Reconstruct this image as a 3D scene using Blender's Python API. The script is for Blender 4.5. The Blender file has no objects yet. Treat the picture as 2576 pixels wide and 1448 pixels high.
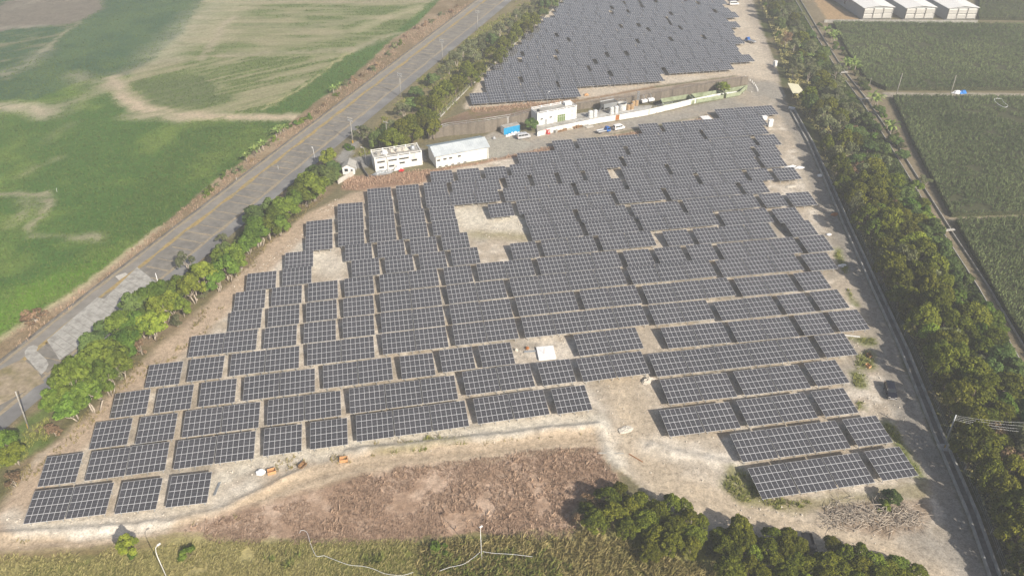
import bpy, math, random
import numpy as np
from mathutils import Vector, Matrix
random.seed(7); RNG = np.random.default_rng(7)
S = bpy.context.scene; COL = S.collection
R = math.radians

# ------------------------------------------------------------------ camera
CAM_H, CAM_PITCH, CAM_ROLL, CAM_F = 111.697, 0.618308, 0.0090403, 1950.0     # metres, radians, focal length in pixels of a 2576 px wide frame
cam = bpy.data.cameras.new('camera'); cam_o = bpy.data.objects.new('camera', cam); COL.objects.link(cam_o)
cam.sensor_width = 36.0; cam.lens = 36.0 * CAM_F / 2576.0; cam.clip_start = 1.0; cam.clip_end = 6000.0
_c, _s = math.cos(CAM_ROLL), math.sin(CAM_ROLL)
_F = Vector((0, math.cos(CAM_PITCH), -math.sin(CAM_PITCH))); _Dn = Vector((0, -math.sin(CAM_PITCH), -math.cos(CAM_PITCH))); _Rt = Vector((1, 0, 0))
_x = _Rt * _c + _Dn * _s; _y = _Rt * _s - _Dn * _c; _z = -_F
cam_o.matrix_world = Matrix(((_x.x, _y.x, _z.x, 0), (_x.y, _y.y, _z.y, 0), (_x.z, _y.z, _z.z, CAM_H), (0, 0, 0, 1)))
S.camera = cam_o

# ------------------------------------------------------------------ sky, sun, exposure
SUN_EL, SUN_AZ = R(35.0), R(-51.0)            # the sun stands behind the camera on the right; azimuth measured from +X
w = bpy.data.worlds.new('World'); S.world = w; w.use_nodes = True
nt = w.node_tree; nt.nodes.clear()
sky = nt.nodes.new('ShaderNodeTexSky'); sky.sky_type = 'NISHITA'; sky.sun_disc = False
sky.sun_elevation = SUN_EL; sky.sun_rotation = R(90) - SUN_AZ
sky.air_density = 1.0; sky.dust_density = 3.0; sky.ozone_density = 1.0; sky.altitude = 50
bg = nt.nodes.new('ShaderNodeBackground'); bg.inputs['Strength'].default_value = 0.078
ow = nt.nodes.new('ShaderNodeOutputWorld')
nt.links.new(sky.outputs[0], bg.inputs['Color']); nt.links.new(bg.outputs[0], ow.inputs['Surface'])
sl = bpy.data.lights.new('sun', 'SUN'); sl.energy = 4.6; sl.angle = R(0.6); sl.color = (1.0, 0.93, 0.82)
so = bpy.data.objects.new('sun', sl); COL.objects.link(so); so.location = (60, -40, 160)
_sd = Vector((math.cos(SUN_EL) * math.cos(SUN_AZ), math.cos(SUN_EL) * math.sin(SUN_AZ), math.sin(SUN_EL)))
so.rotation_euler = _sd.to_track_quat('Z', 'Y').to_euler()
S.view_settings.view_transform = 'Standard'; S.view_settings.look = 'None'; S.view_settings.gamma = 1.0
S.view_settings.use_curve_mapping = False; S.view_settings.exposure = 0.48
S.cycles.use_denoising = True; S.cycles.max_bounces = 5; S.cycles.diffuse_bounces = 2; S.cycles.glossy_bounces = 2
S.cycles.transmission_bounces = 2; S.cycles.transparent_max_bounces = 4; S.cycles.volume_bounces = 0
S.cycles.use_adaptive_sampling = True; S.cycles.adaptive_threshold = 0.02
S.cycles.caustics_reflective = False; S.cycles.caustics_refractive = False

# ------------------------------------------------------------------ helpers
def G(px, py, h=0.0):
    """point at height h on the sight line through a pixel of the 2576 x 1448 photograph"""
    x = (px - 1288) / CAM_F; y = (py - 724) / CAM_F
    x, y = _c * x - _s * y, _s * x + _c * y
    d = (x, math.cos(CAM_PITCH) - y * math.sin(CAM_PITCH), -math.sin(CAM_PITCH) - y * math.cos(CAM_PITCH))
    t = (h - CAM_H) / d[2]
    return Vector((d[0] * t, d[1] * t, h))
def GP(pts, h=0.0): return [G(a, b, h) for a, b in pts]
def tag(o, label=None, cat=None, group=None, kind=None):
    if label: o['label'] = label
    if cat: o['category'] = cat
    if group: o['group'] = group
    if kind: o['kind'] = kind
    return o
def empty(name, loc=(0, 0, 0), rz=0.0, label=None, cat=None, group=None):
    o = bpy.data.objects.new(name, None); COL.objects.link(o); o.location = loc; o.rotation_euler = (0, 0, rz)
    o.empty_display_size = 0.3
    return tag(o, label, cat, group)
def link(name, me, parent=None, loc=(0, 0, 0), rot=(0, 0, 0)):
    o = bpy.data.objects.new(name, me); COL.objects.link(o); o.location = loc; o.rotation_euler = rot
    if parent: o.parent = parent
    return o
def copy_tree(o, parent=None):
    c = o.copy(); COL.objects.link(c)
    if parent: c.parent = parent
    for ch in o.children: copy_tree(ch, c)
    return c

class MB:
    """collects boxes, tubes, prisms and quads into one mesh"""
    def __init__(s): s.v = []; s.f = []; s.m = []
    def add(s, vs, fs, m=0):
        b = len(s.v); s.v += [tuple(p) for p in vs]; s.f += [tuple(i + b for i in f) for f in fs]; s.m += [m] * len(fs); return s
    def box(s, x0, y0, z0, x1, y1, z1, m=0):
        v = [(x0, y0, z0), (x1, y0, z0), (x1, y1, z0), (x0, y1, z0), (x0, y0, z1), (x1, y0, z1), (x1, y1, z1), (x0, y1, z1)]
        return s.add(v, [(3, 2, 1, 0), (4, 5, 6, 7), (0, 1, 5, 4), (1, 2, 6, 5), (2, 3, 7, 6), (3, 0, 4, 7)], m)
    def tube(s, pts, rad, n=6, m=0, cap=True):
        pts = [Vector(p) for p in pts]; rad = rad if isinstance(rad, (list, tuple)) else [rad] * len(pts)
        vs = []; fs = []
        for i, p in enumerate(pts):
            d = (pts[min(i + 1, len(pts) - 1)] - pts[max(i - 1, 0)]); d = d.normalized() if d.length > 1e-9 else Vector((0, 0, 1))
            a = d.cross(Vector((0, 0, 1)) if abs(d.z) < .95 else Vector((1, 0, 0))).normalized(); b = d.cross(a)
            for k in range(n):
                t = 2 * math.pi * k / n; vs.append(p + (a * math.cos(t) + b * math.sin(t)) * rad[i])
        for i in range(len(pts) - 1):
            for k in range(n):
                fs.append((i * n + k, i * n + (k + 1) % n, (i + 1) * n + (k + 1) % n, (i + 1) * n + k))
        if cap: fs += [tuple(range(n - 1, -1, -1)), tuple(range((len(pts) - 1) * n, len(pts) * n))]
        return s.add(vs, [f[::-1] for f in fs], m)
    def lathe(s, prof, n=16, c=(0, 0), m=0):
        vs = []; fs = []
        for r, z in prof:
            for k in range(n):
                t = 2 * math.pi * k / n; vs.append((c[0] + r * math.cos(t), c[1] + r * math.sin(t), z))
        for i in range(len(prof) - 1):
            for k in range(n): fs.append((i * n + k, i * n + (k + 1) % n, (i + 1) * n + (k + 1) % n, (i + 1) * n + k))
        fs.append(tuple(range((len(prof) - 1) * n, len(prof) * n)))
        return s.add(vs, fs, m)
    def prism(s, poly, z0, z1, m=0):
        n = len(poly); ar = sum(poly[i][0] * poly[(i + 1) % n][1] - poly[(i + 1) % n][0] * poly[i][1] for i in range(n))
        if ar < 0: poly = poly[::-1]
        v = [(p[0], p[1], z0) for p in poly] + [(p[0], p[1], z1) for p in poly]
        f = [tuple(range(n - 1, -1, -1)), tuple(range(n, 2 * n))] + [(i, (i + 1) % n, n + (i + 1) % n, n + i) for i in range(n)]
        return s.add(v, f, m)
    def wall(s, pts, th, z0, z1, m=0):
        """a wall of thickness th along a polyline (th to the left side of travel)"""
        pts = [Vector((p[0], p[1], 0)) for p in pts]; n = len(pts); off = []
        for i in range(n):
            d = (pts[min(i + 1, n - 1)] - pts[max(i - 1, 0)]).normalized(); off.append(pts[i] + Vector((-d.y, d.x, 0)) * th)
        z1 = z1 if isinstance(z1, (list, tuple)) else [z1] * n
        v = []
        for i in range(n):
            a, b = pts[i], off[i]; v += [(a.x, a.y, z0), (b.x, b.y, z0), (b.x, b.y, z1[i]), (a.x, a.y, z1[i])]
        f = [(0, 1, 2, 3), ((n - 1) * 4 + 3, (n - 1) * 4 + 2, (n - 1) * 4 + 1, (n - 1) * 4)]
        for i in range(n - 1):
            for k in range(4): f.append((i * 4 + k, (i + 1) * 4 + k, (i + 1) * 4 + (k + 1) % 4, i * 4 + (k + 1) % 4))
        return s.add(v, f, m)
    def mesh(s, name, mats, smooth=False):
        me = bpy.data.meshes.new(name); me.from_pydata(s.v, [], s.f)
        for m in (mats if isinstance(mats, (list, tuple)) else [mats]): me.materials.append(m)
        if any(s.m): me.polygons.foreach_set('material_index', s.m)
        if smooth: me.polygons.foreach_set('use_smooth', [True] * len(me.polygons))
        me.update(); return me
    def build(s, name, mats, parent=None, loc=(0, 0, 0), rot=(0, 0, 0), smooth=False):
        return link(name, s.mesh(name, mats, smooth), parent, loc, rot)

def quads_mesh(name, P, mat, tint=None):
    """P: (n,4,3) array of quads"""
    n = len(P); me = bpy.data.meshes.new(name)
    me.vertices.add(n * 4); me.vertices.foreach_set('co', P.reshape(-1).astype(np.float32))
    me.loops.add(n * 4); me.loops.foreach_set('vertex_index', np.arange(n * 4, dtype=np.int32))
    me.polygons.add(n); me.polygons.foreach_set('loop_start', np.arange(0, n * 4, 4, dtype=np.int32))
    me.update(calc_edges=True)
    if tint is not None:
        at = me.attributes.new('tint', 'FLOAT', 'POINT'); at.data.foreach_set('value', np.repeat(tint, 4).astype(np.float32))
    me.materials.append(mat); return me

def hash2(ix, iy, seed):
    h = (ix.astype(np.int64) * 374761393 + iy.astype(np.int64) * 668265263 + seed * 974711) & 0x7fffffff
    h = ((h ^ (h >> 13)) * 1274126177) & 0x7fffffff
    return ((h ^ (h >> 16)) & 0xffff) / 65535.0
def vnoise(x, y, sc, seed=0):
    x = x / sc; y = y / sc; ix = np.floor(x); iy = np.floor(y); fx = x - ix; fy = y - iy
    fx = fx * fx * (3 - 2 * fx); fy = fy * fy * (3 - 2 * fy)
    a = hash2(ix, iy, seed); b = hash2(ix + 1, iy, seed); c = hash2(ix, iy + 1, seed); d = hash2(ix + 1, iy + 1, seed)
    return (a * (1 - fx) + b * fx) * (1 - fy) + (c * (1 - fx) + d * fx) * fy
def fbm(x, y, sc, seed=0, oct=4):
    t = 0; a = 1; s = 0
    for k in range(oct): t = t + a * vnoise(x, y, sc / 2 ** k, seed + k * 17); s += a; a *= .55
    return t / s
def inside(x, y, poly):
    r = np.zeros(x.shape, bool); n = len(poly)
    for i in range(n):
        x0, y0 = poly[i][0], poly[i][1]; x1, y1 = poly[(i + 1) % n][0], poly[(i + 1) % n][1]
        if y0 == y1: continue
        c = ((y0 > y) != (y1 > y)) & (x < (x1 - x0) * (y - y0) / (y1 - y0) + x0); r ^= c
    return r
def dist_line(x, y, pts):
    d = np.full(x.shape, 1e9)
    for i in range(len(pts) - 1):
        x0, y0 = pts[i][0], pts[i][1]; dx = pts[i + 1][0] - x0; dy = pts[i + 1][1] - y0
        t = np.clip(((x - x0) * dx + (y - y0) * dy) / (dx * dx + dy * dy + 1e-9), 0, 1)
        d = np.minimum(d, np.hypot(x - x0 - t * dx, y - y0 - t * dy))
    return d

# ------------------------------------------------------------------ materials
MATS = {}
def mat(name, col, rough=.85, metal=0.0, var=.18, scale=1.5, spec=.3, bump=0.0, bscale=8.0, col2=None, c2lo=.45, c2hi=.7, c2scale=.4, streak=None):
    m = bpy.data.materials.new(name); m.use_nodes = True; n = m.node_tree.nodes; l = m.node_tree.links
    p = n['Principled BSDF']; p.inputs['Roughness'].default_value = rough; p.inputs['Metallic'].default_value = metal
    p.inputs['Specular IOR Level'].default_value = spec
    tc = n.new('ShaderNodeNewGeometry'); src = tc.outputs['Position']
    nz = n.new('ShaderNodeTexNoise'); nz.inputs['Scale'].default_value = scale; nz.inputs['Detail'].default_value = 5; l.new(src, nz.inputs['Vector'])
    mr = n.new('ShaderNodeMapRange'); mr.inputs[1].default_value = .25; mr.inputs[2].default_value = .75; mr.inputs[3].default_value = 1 - var; mr.inputs[4].default_value = 1 + var
    l.new(nz.outputs[0], mr.inputs[0])
    base = n.new('ShaderNodeRGB'); base.outputs[0].default_value = (*col, 1); cur = base.outputs[0]
    if col2:
        n2 = n.new('ShaderNodeTexNoise'); n2.inputs['Scale'].default_value = c2scale; n2.inputs['Detail'].default_value = 6
        if streak:
            mp = n.new('ShaderNodeMapping'); mp.inputs['Scale'].default_value = streak; l.new(src, mp.inputs[0]); l.new(mp.outputs[0], n2.inputs['Vector'])
        else: l.new(src, n2.inputs['Vector'])
        r2 = n.new('ShaderNodeMapRange'); r2.inputs[1].default_value = c2lo; r2.inputs[2].default_value = c2hi; l.new(n2.outputs[0], r2.inputs[0])
        mx = n.new('ShaderNodeMix'); mx.data_type = 'RGBA'; l.new(r2.outputs[0], mx.inputs[0]); l.new(cur, mx.inputs[6]); mx.inputs[7].default_value = (*col2, 1); cur = mx.outputs[2]
    mu = n.new('ShaderNodeMix'); mu.data_type = 'RGBA'; mu.blend_type = 'MULTIPLY'; mu.inputs[0].default_value = 1
    l.new(cur, mu.inputs[6]); l.new(mr.outputs[0], mu.inputs[7]); l.new(mu.outputs[2], p.inputs['Base Color'])
    if bump:
        b = n.new('ShaderNodeBump'); b.inputs['Strength'].default_value = bump; b.inputs['Distance'].default_value = .05
        n3 = n.new('ShaderNodeTexNoise'); n3.inputs['Scale'].default_value = bscale; n3.inputs['Detail'].default_value = 4; l.new(src, n3.inputs['Vector'])
        l.new(n3.outputs[0], b.inputs['Height']); l.new(b.outputs[0], p.inputs['Normal'])
    MATS[name] = m; return m
mat('white_paint', (.78, .77, .73), .7, var=.05, col2=(.50, .42, .31), c2lo=.56, c2hi=.85, c2scale=.35)
mat('white_clean', (.80, .80, .79), .6, var=.05)
mat('concrete', (.40, .385, .35), .9, var=.2, col2=(.25, .235, .21), c2scale=.5)
mat('concrete_pale', (.52, .49, .44), .9, var=.12, col2=(.42, .39, .34), c2scale=.6)
mat('concrete_dark', (.155, .145, .13), .9, var=.25, col2=(.085, .08, .072), c2scale=.4)
mat('wall_brown', (.20, .17, .135), .9, var=.2, col2=(.12, .10, .08), c2scale=.8, streak=(1, 1, .12))
mat('galvanised', (.52, .54, .55), .45, .6, var=.1)
mat('steel_grey', (.40, .41, .42), .5, .3, var=.12)
mat('alu', (.74, .74, .75), .42, .25, var=.05)
mat('dark_gap', (.02, .02, .022), .8)
mat('glass_dark', (.02, .025, .03), .08, spec=.6)
mat('glass_green', (.17, .23, .09), .12, spec=.6, var=.3, scale=.8)
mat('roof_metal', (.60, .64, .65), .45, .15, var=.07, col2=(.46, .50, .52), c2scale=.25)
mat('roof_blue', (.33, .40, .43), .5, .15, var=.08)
mat('roof_white', (.80, .79, .76), .6, var=.04)
mat('louver', (.64, .62, .57), .7, var=.06)
mat('wall_grey', (.38, .39, .39), .8, var=.08)
mat('blue_paint', (.02, .30, .55), .5, var=.1)
mat('truck_blue', (.03, .13, .42), .35, var=.08)
mat('car_silver', (.62, .63, .65), .3, .3, var=.03)
mat('car_white', (.78, .78, .77), .35, var=.03)
mat('car_black', (.012, .013, .022), .12, spec=.6, var=.03)
mat('tyre', (.015, .015, .015), .9)
mat('chrome', (.75, .75, .76), .25, .8, var=.02)
mat('lamp_glass', (.80, .78, .70), .2)
mat('red_paint', (.55, .03, .03), .5)
mat('orange_wood', (.60, .34, .16), .75, var=.15)
mat('brown_wood', (.27, .16, .08), .85, var=.25)
mat('wood_pole', (.44, .41, .36), .9, var=.2)
mat('cream_tarp', (.72, .68, .48), .8, var=.05)
mat('blue_tarp', (.03, .22, .62), .6, var=.25)
mat('plastic_white', (.80, .80, .80), .5, var=.1)
mat('tank_white', (.66, .67, .66), .6, var=.1, col2=(.46, .42, .36), c2scale=.9)
mat('tank_brown', (.36, .24, .13), .8, var=.2)
mat('pool_green', (.34, .38, .25), .8, var=.15, col2=(.20, .23, .13), c2scale=.5)
mat('water_dark', (.035, .04, .025), .1, spec=.5, var=.3)
mat('water_green', (.09, .135, .03), .25, spec=.5, var=.4, scale=.6)
mat('rust', (.38, .15, .05), .85, var=.25)
mat('black_plastic', (.02, .02, .022), .6)
mat('bark', (.24, .19, .14), .95, var=.3)
mat('bark_pale', (.42, .36, .29), .95, var=.25)
mat('rubble', (.58, .53, .45), .95, var=.3, scale=4)
mat('rock', (.55, .50, .42), .95, var=.25, scale=4)
mat('yellow_paint', (.65, .38, .03), .7)

def foliage_mat(name, c_lo, c_hi, hue=.03, transl=.25):
    m = bpy.data.materials.new(name); m.use_nodes = True; n = m.node_tree.nodes; l = m.node_tree.links
    p = n['Principled BSDF']; p.inputs['Roughness'].default_value = .75; p.inputs['Specular IOR Level'].default_value = .15
    at = n.new('ShaderNodeAttribute'); at.attribute_name = 'tint'
    oi = n.new('ShaderNodeObjectInfo')
    mx = n.new('ShaderNodeMix'); mx.data_type = 'RGBA'; mx.inputs[6].default_value = (*c_lo, 1); mx.inputs[7].default_value = (*c_hi, 1)
    l.new(at.outputs['Fac'], mx.inputs[0])
    hs = n.new('ShaderNodeHueSaturation')
    a = n.new('ShaderNodeMapRange'); a.inputs[3].default_value = .5 - hue; a.inputs[4].default_value = .5 + hue * .5; l.new(oi.outputs['Random'], a.inputs[0]); l.new(a.outputs[0], hs.inputs['Hue'])
    b = n.new('ShaderNodeMapRange'); b.inputs[3].default_value = .72; b.inputs[4].default_value = 1.3
    wn = n.new('ShaderNodeMath'); wn.operation = 'FRACT'; wm = n.new('ShaderNodeMath'); wm.operation = 'MULTIPLY'; wm.inputs[1].default_value = 7.31
    l.new(oi.outputs['Random'], wm.inputs[0]); l.new(wm.outputs[0], wn.inputs[0]); l.new(wn.outputs[0], b.inputs[0]); l.new(b.outputs[0], hs.inputs['Value'])
    l.new(mx.outputs[2], hs.inputs['Color']); l.new(hs.outputs[0], p.inputs['Base Color'])
    tr = n.new('ShaderNodeBsdfTranslucent'); l.new(hs.outputs[0], tr.inputs['Color'])
    ms = n.new('ShaderNodeMixShader'); ms.inputs[0].default_value = transl
    l.new(p.outputs[0], ms.inputs[1]); l.new(tr.outputs[0], ms.inputs[2]); l.new(ms.outputs[0], n['Material Output'].inputs['Surface'])
    MATS[name] = m; return m
foliage_mat('leaf_green', (.065, .118, .016), (.20, .29, .042), .03)
foliage_mat('leaf_lime', (.11, .165, .02), (.28, .35, .045), .02)
foliage_mat('leaf_olive', (.052, .074, .009), (.22, .243, .028), .025)
foliage_mat('leaf_deep', (.045, .085, .022), (.16, .225, .062), .02)
foliage_mat('leaf_grey', (.10, .12, .05), (.25, .265, .13), .02)
foliage_mat('leaf_dry', (.17, .115, .065), (.36, .25, .145), .015)
foliage_mat('leaf_banana', (.16, .25, .05), (.34, .44, .13), .02)
foliage_mat('grass_dry', (.32, .22, .15), (.58, .425, .30), .01, .2)
foliage_mat('grass_mix', (.17, .175, .045), (.54, .475, .21), .02, .2)
foliage_mat('grass_green', (.12, .17, .03), (.38, .38, .11), .02, .2)
foliage_mat('crop_leaf', (.06, .115, .02), (.19, .27, .06), .01, .2)
foliage_mat('corn_leaf', (.075, .115, .042), (.255, .31, .125), .01, .2)

# ================================================================== THE GROUND
def axis(breaks):
    out = [breaks[0][0]]
    for (a, st), (b, _) in zip(breaks[:-1], breaks[1:]):
        n = max(1, round((b - a) / st)); out += list(a + (b - a) * (np.arange(n) + 1) / n)
    return np.array(out)
gx = axis([(-330, 1.3), (-115, .62), (115, 1.3), (330, 1)])
gy = axis([(48, .5), (150, .8), (260, 1.15), (470, 1)])
GX, GY = np.meshgrid(gx, gy); vx, vy = GX.ravel(), GY.ravel(); NV = len(vx)
wob1 = (fbm(vx, vy, 14, 3) - .5); wob2 = (fbm(vx, vy, 14, 31) - .5); fine1 = (fbm(vx, vy, 3.0, 5) - .5); fine2 = (fbm(vx, vy, 3.0, 57) - .5)
gcol = np.zeros((NV, 3)); gcol[:] = (.17, .15, .085)
big = fbm(vx, vy, 60, 11); med = fbm(vx, vy, 12, 13); sml = fbm(vx, vy, 2.2, 17, 3)
def blend(mask, col):
    col = np.asarray(col, float)
    mask = np.clip(mask, 0, 1); gcol[:] = gcol * (1 - mask[:, None]) + (col if col.ndim == 2 else col[None]) * mask[:, None]
def pmask(pts, soft=1.0, wob=2.0, px=True):
    poly = GP(pts) if px else pts
    xs = [p[0] for p in poly]; ys = [p[1] for p in poly]; mg = wob + soft + 3
    sel = np.nonzero((vx > min(xs) - mg) & (vx < max(xs) + mg) & (vy > min(ys) - mg) & (vy < max(ys) + mg))[0]
    m = np.zeros(NV); X = vx[sel] + wob1[sel] * wob * 1.5 + fine1[sel] * wob; Y = vy[sel] + wob2[sel] * wob * 1.5 + fine2[sel] * wob
    acc = 0
    for dx, dy in ((-.7, -.5), (.7, -.3), (-.3, .8), (.4, .5)): acc = acc + inside(X + dx * soft, Y + dy * soft, poly)
    m[sel] = acc / 4.0; return m
def smask(pts, wd, soft=1.0, wob=1.5):
    L = GP(pts); xs = [p[0] for p in L]; ys = [p[1] for p in L]; mg = wd + soft + wob * 2 + 2
    sel = np.nonzero((vx > min(xs) - mg) & (vx < max(xs) + mg) & (vy > min(ys) - mg) & (vy < max(ys) + mg))[0]
    m = np.zeros(NV); X = vx[sel] + wob1[sel] * wob * 1.5 + fine1[sel] * wob; Y = vy[sel] + wob2[sel] * wob * 1.5 + fine2[sel] * wob
    d = dist_line(X, Y, L); m[sel] = np.clip((wd / 2 + soft / 2 - d) / max(soft, .01), 0, 1); return m
def sstep(x, a, b): t = np.clip((x - a) / (b - a), 0, 1); return t * t * (3 - 2 * t)
def mixc(a, b, t): return np.asarray(a)[None] * (1 - t[:, None]) + np.asarray(b)[None] * t[:, None]

SAND, SANDP, TRACK, DRY, SOIL = (.42, .355, .275), (.545, .485, .405), (.42, .33, .235), (.33, .225, .155), (.34, .29, .205)
# --- fields on the left
PF_LEFT = [(-400, -90), (1190, -90), (1130, 20), (1050, 62), (985, 100), (870, 208), (800, 252), (742, 300), (700, 335), (520, 475), (330, 630), (180, 745), (0, 860), (-400, 1160)]
blend(pmask(PF_LEFT, .8, .8), mixc((.062, .132, .024), (.135, .20, .04), sstep(med * .6 + big * .4, .42, .68)))
ang = R(37); rowc = vx * math.sin(ang) - vy * math.cos(ang); along = vx * math.cos(ang) + vy * math.sin(ang)
streak = fbm(rowc * 1.0, along * .09, 2.2, 71, 3); streak2 = fbm(rowc * .5, along * .05, 6, 72, 3)
m = pmask([(-400, -90), (560, -90), (520, 20), (400, 140), (330, 190), (240, 190), (90, 248), (0, 252), (-400, 300)], 1.2, 2.5)
blend(m, mixc((.045, .098, .045), (.07, .125, .05), sstep(med, .35, .7)))
m = pmask([(-30, 85), (-30, 30), (110, -40), (290, -60), (255, 25), (195, 58), (110, 66), (40, 72)], 2.5, 5); blend(m * .9, mixc((.155, .135, .11), (.21, .175, .14), sml))
m = pmask([(-60, 70), (120, 66), (195, 60), (100, 130), (0, 205), (-60, 230)], 3, 7); blend(m * sstep(med + (streak - .5) * .8, .35, .75) * .8, (.19, .18, .11))
m = pmask([(560, -90), (1100, -90), (1085, 5), (985, 88), (880, 125), (740, 228), (655, 275), (450, 285), (330, 272), (300, 215), (340, 180), (400, 145), (470, 70)], 1.5, 3)
horiz = fbm(vx * .08, vy * .8, 2.5, 75, 3)
ns = np.where(vy > 330, horiz, streak); ns = ns * .6 + streak2 * .25 + med * .25
blend(m, mixc((.125, .165, .05), (.29, .265, .155), sstep(ns, .38, .80)))
m = pmask([(330, 205), (520, 190), (600, 250), (520, 268), (380, 262)], 3, 6); blend(m * .75, (.09, .125, .045))
m = pmask([(1190, -90), (1110, -90), (1090, 2), (985, 92), (885, 128), (668, 272), (742, 290), (870, 205), (1050, 60)], .7, .7); blend(m, mixc((.058, .128, .026), (.085, .16, .035), med))
for pts, wd, so, op, cc in [
    ([(745, 293), (640, 291), (520, 290), (430, 287), (350, 270), (300, 235), (278, 200)], 6.5, 2.5, .95, (.47, .38, .27)),
    ([(330, 290), (400, 296), (470, 298)], 5, 3, .8, (.45, .37, .26)),
    ([(278, 205), (300, 190), (370, 170), (440, 150)], 8, 6, .6, SOIL), ([(-40, 274), (60, 268), (120, 282)], 9, 4, .85, (.47, .40, .29)),
    ([(120, 280), (150, 265), (230, 238), (278, 215)], 5, 5, .7, SOIL), ([(190, 190), (230, 210), (270, 220)], 6, 6, .6, SOIL),
    ([(668, 273), (760, 215), (885, 127)], 1.6, 1.0, .9, (.42, .36, .2)), ([(508, 148), (525, 130), (560, 70), (590, 40)], 3.2, 2, .85, SOIL),
    ([(545, 5), (470, 75), (405, 140)], 14, 9, .55, (.42, .38, .28)), ([(660, -30), (590, 30), (520, 100)], 13, 10, .5, (.42, .37, .25)),
    ([(560, 140), (760, 132), (880, 124)], 4, 3, .75, SOIL), ([(870, 130), (990, 88), (1000, 85)], 5, 3, .8, SOIL), ([(650, 2), (900, 6), (1085, 2)], 5, 4, .7, SOIL),
    ([(640, 60), (760, 70), (900, 48)], 5, 6, .45, SOIL), ([(900, 75), (985, 40), (1060, 20)], 5, 4, .7, (.44, .38, .25)),
    ([(66, 580), (100, 535), (132, 500)], 2.2, 1.5, .9, SOIL), ([(-20, 496), (60, 488), (130, 484)], 2.4, 1.6, .85, SOIL), ([(75, 588), (160, 592), (250, 598)], 1.6, 1.5, .55, SOIL),
    ([(60, 505), (110, 500)], 4, 3, .5, SOIL), ([(55, 535), (75, 520)], 3, 2.5, .6, SOIL), ([(15, 565), (45, 548)], 3, 2.5, .5, SOIL), ([(215, 590), (260, 598)], 3, 2, .6, SOIL),
    ([(195, 58), (100, 132)], 1.6, 1, .8, (.33, .29, .2)), ([(0, 185), (70, 160), (100, 132)], 6, 5, .6, (.33, .30, .22)), ([(-20, 72), (110, 66)], 4, 3, .5, (.36, .33, .26)),
    ([(40, 20), (90, 0)], 4, 4, .4, (.33, .3, .24)), ([(160, 290), (200, 270)], 3, 3, .35, SOIL), ([(110, 360), (150, 330), (190, 310)], 3, 3, .3, SOIL), ([(50, 445), (90, 420)], 2, 2, .5, SOIL), ([(120, 406), (140, 398)], 3, 2, .5, SOIL)]:
    m = smask(pts, wd * .9, so * 1.9, 3.6); blend(m * op * np.clip(.5 + 1.0 * sstep(streak * .6 + sml * .4, .30, .60), 0, 1), np.array(cc))
m = pmask([(0, 860), (180, 745), (330, 630), (300, 630), (100, 700), (0, 740), (-200, 900)], 5, 6); blend(m * .7, (.12, .235, .02))
# --- dry strip between the fields and the road
m = pmask([(1190, -90), (1240, -90), (1198, 2), (719, 358), (240, 722), (0, 908), (-300, 1140), (-300, 1080), (0, 853), (180, 742), (330, 627), (520, 472), (700, 332), (800, 253), (870, 207), (985, 100), (1050, 60)], .7, 1.2)
blend(m, mixc((.20, .15, .085), (.31, .235, .155), sstep(med, .3, .7)))
m = smask([(0, 850), (180, 742), (330, 627), (400, 572)], 2.0, 1.5, 1.2); blend(m * .8, (.45, .37, .24))
# --- verge below the tree row
blend(pmask([(870, 395), (850, 470), (740, 565), (640, 665), (540, 765), (430, 875), (300, 1000), (160, 1140), (20, 1260), (-250, 1440), (-250, 1250), (0, 1090), (110, 1000), (400, 720), (600, 590), (790, 400)], 1, 2), mixc((.115, .11, .045), (.25, .19, .12), sstep(med, .35, .7)))
blend(pmask([(0, 1105), (110, 1020), (130, 1040), (60, 1090), (140, 1100), (60, 1150), (0, 1180), (-100, 1200)], 1, 1.5) * .8, (.10, .16, .03))
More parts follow.
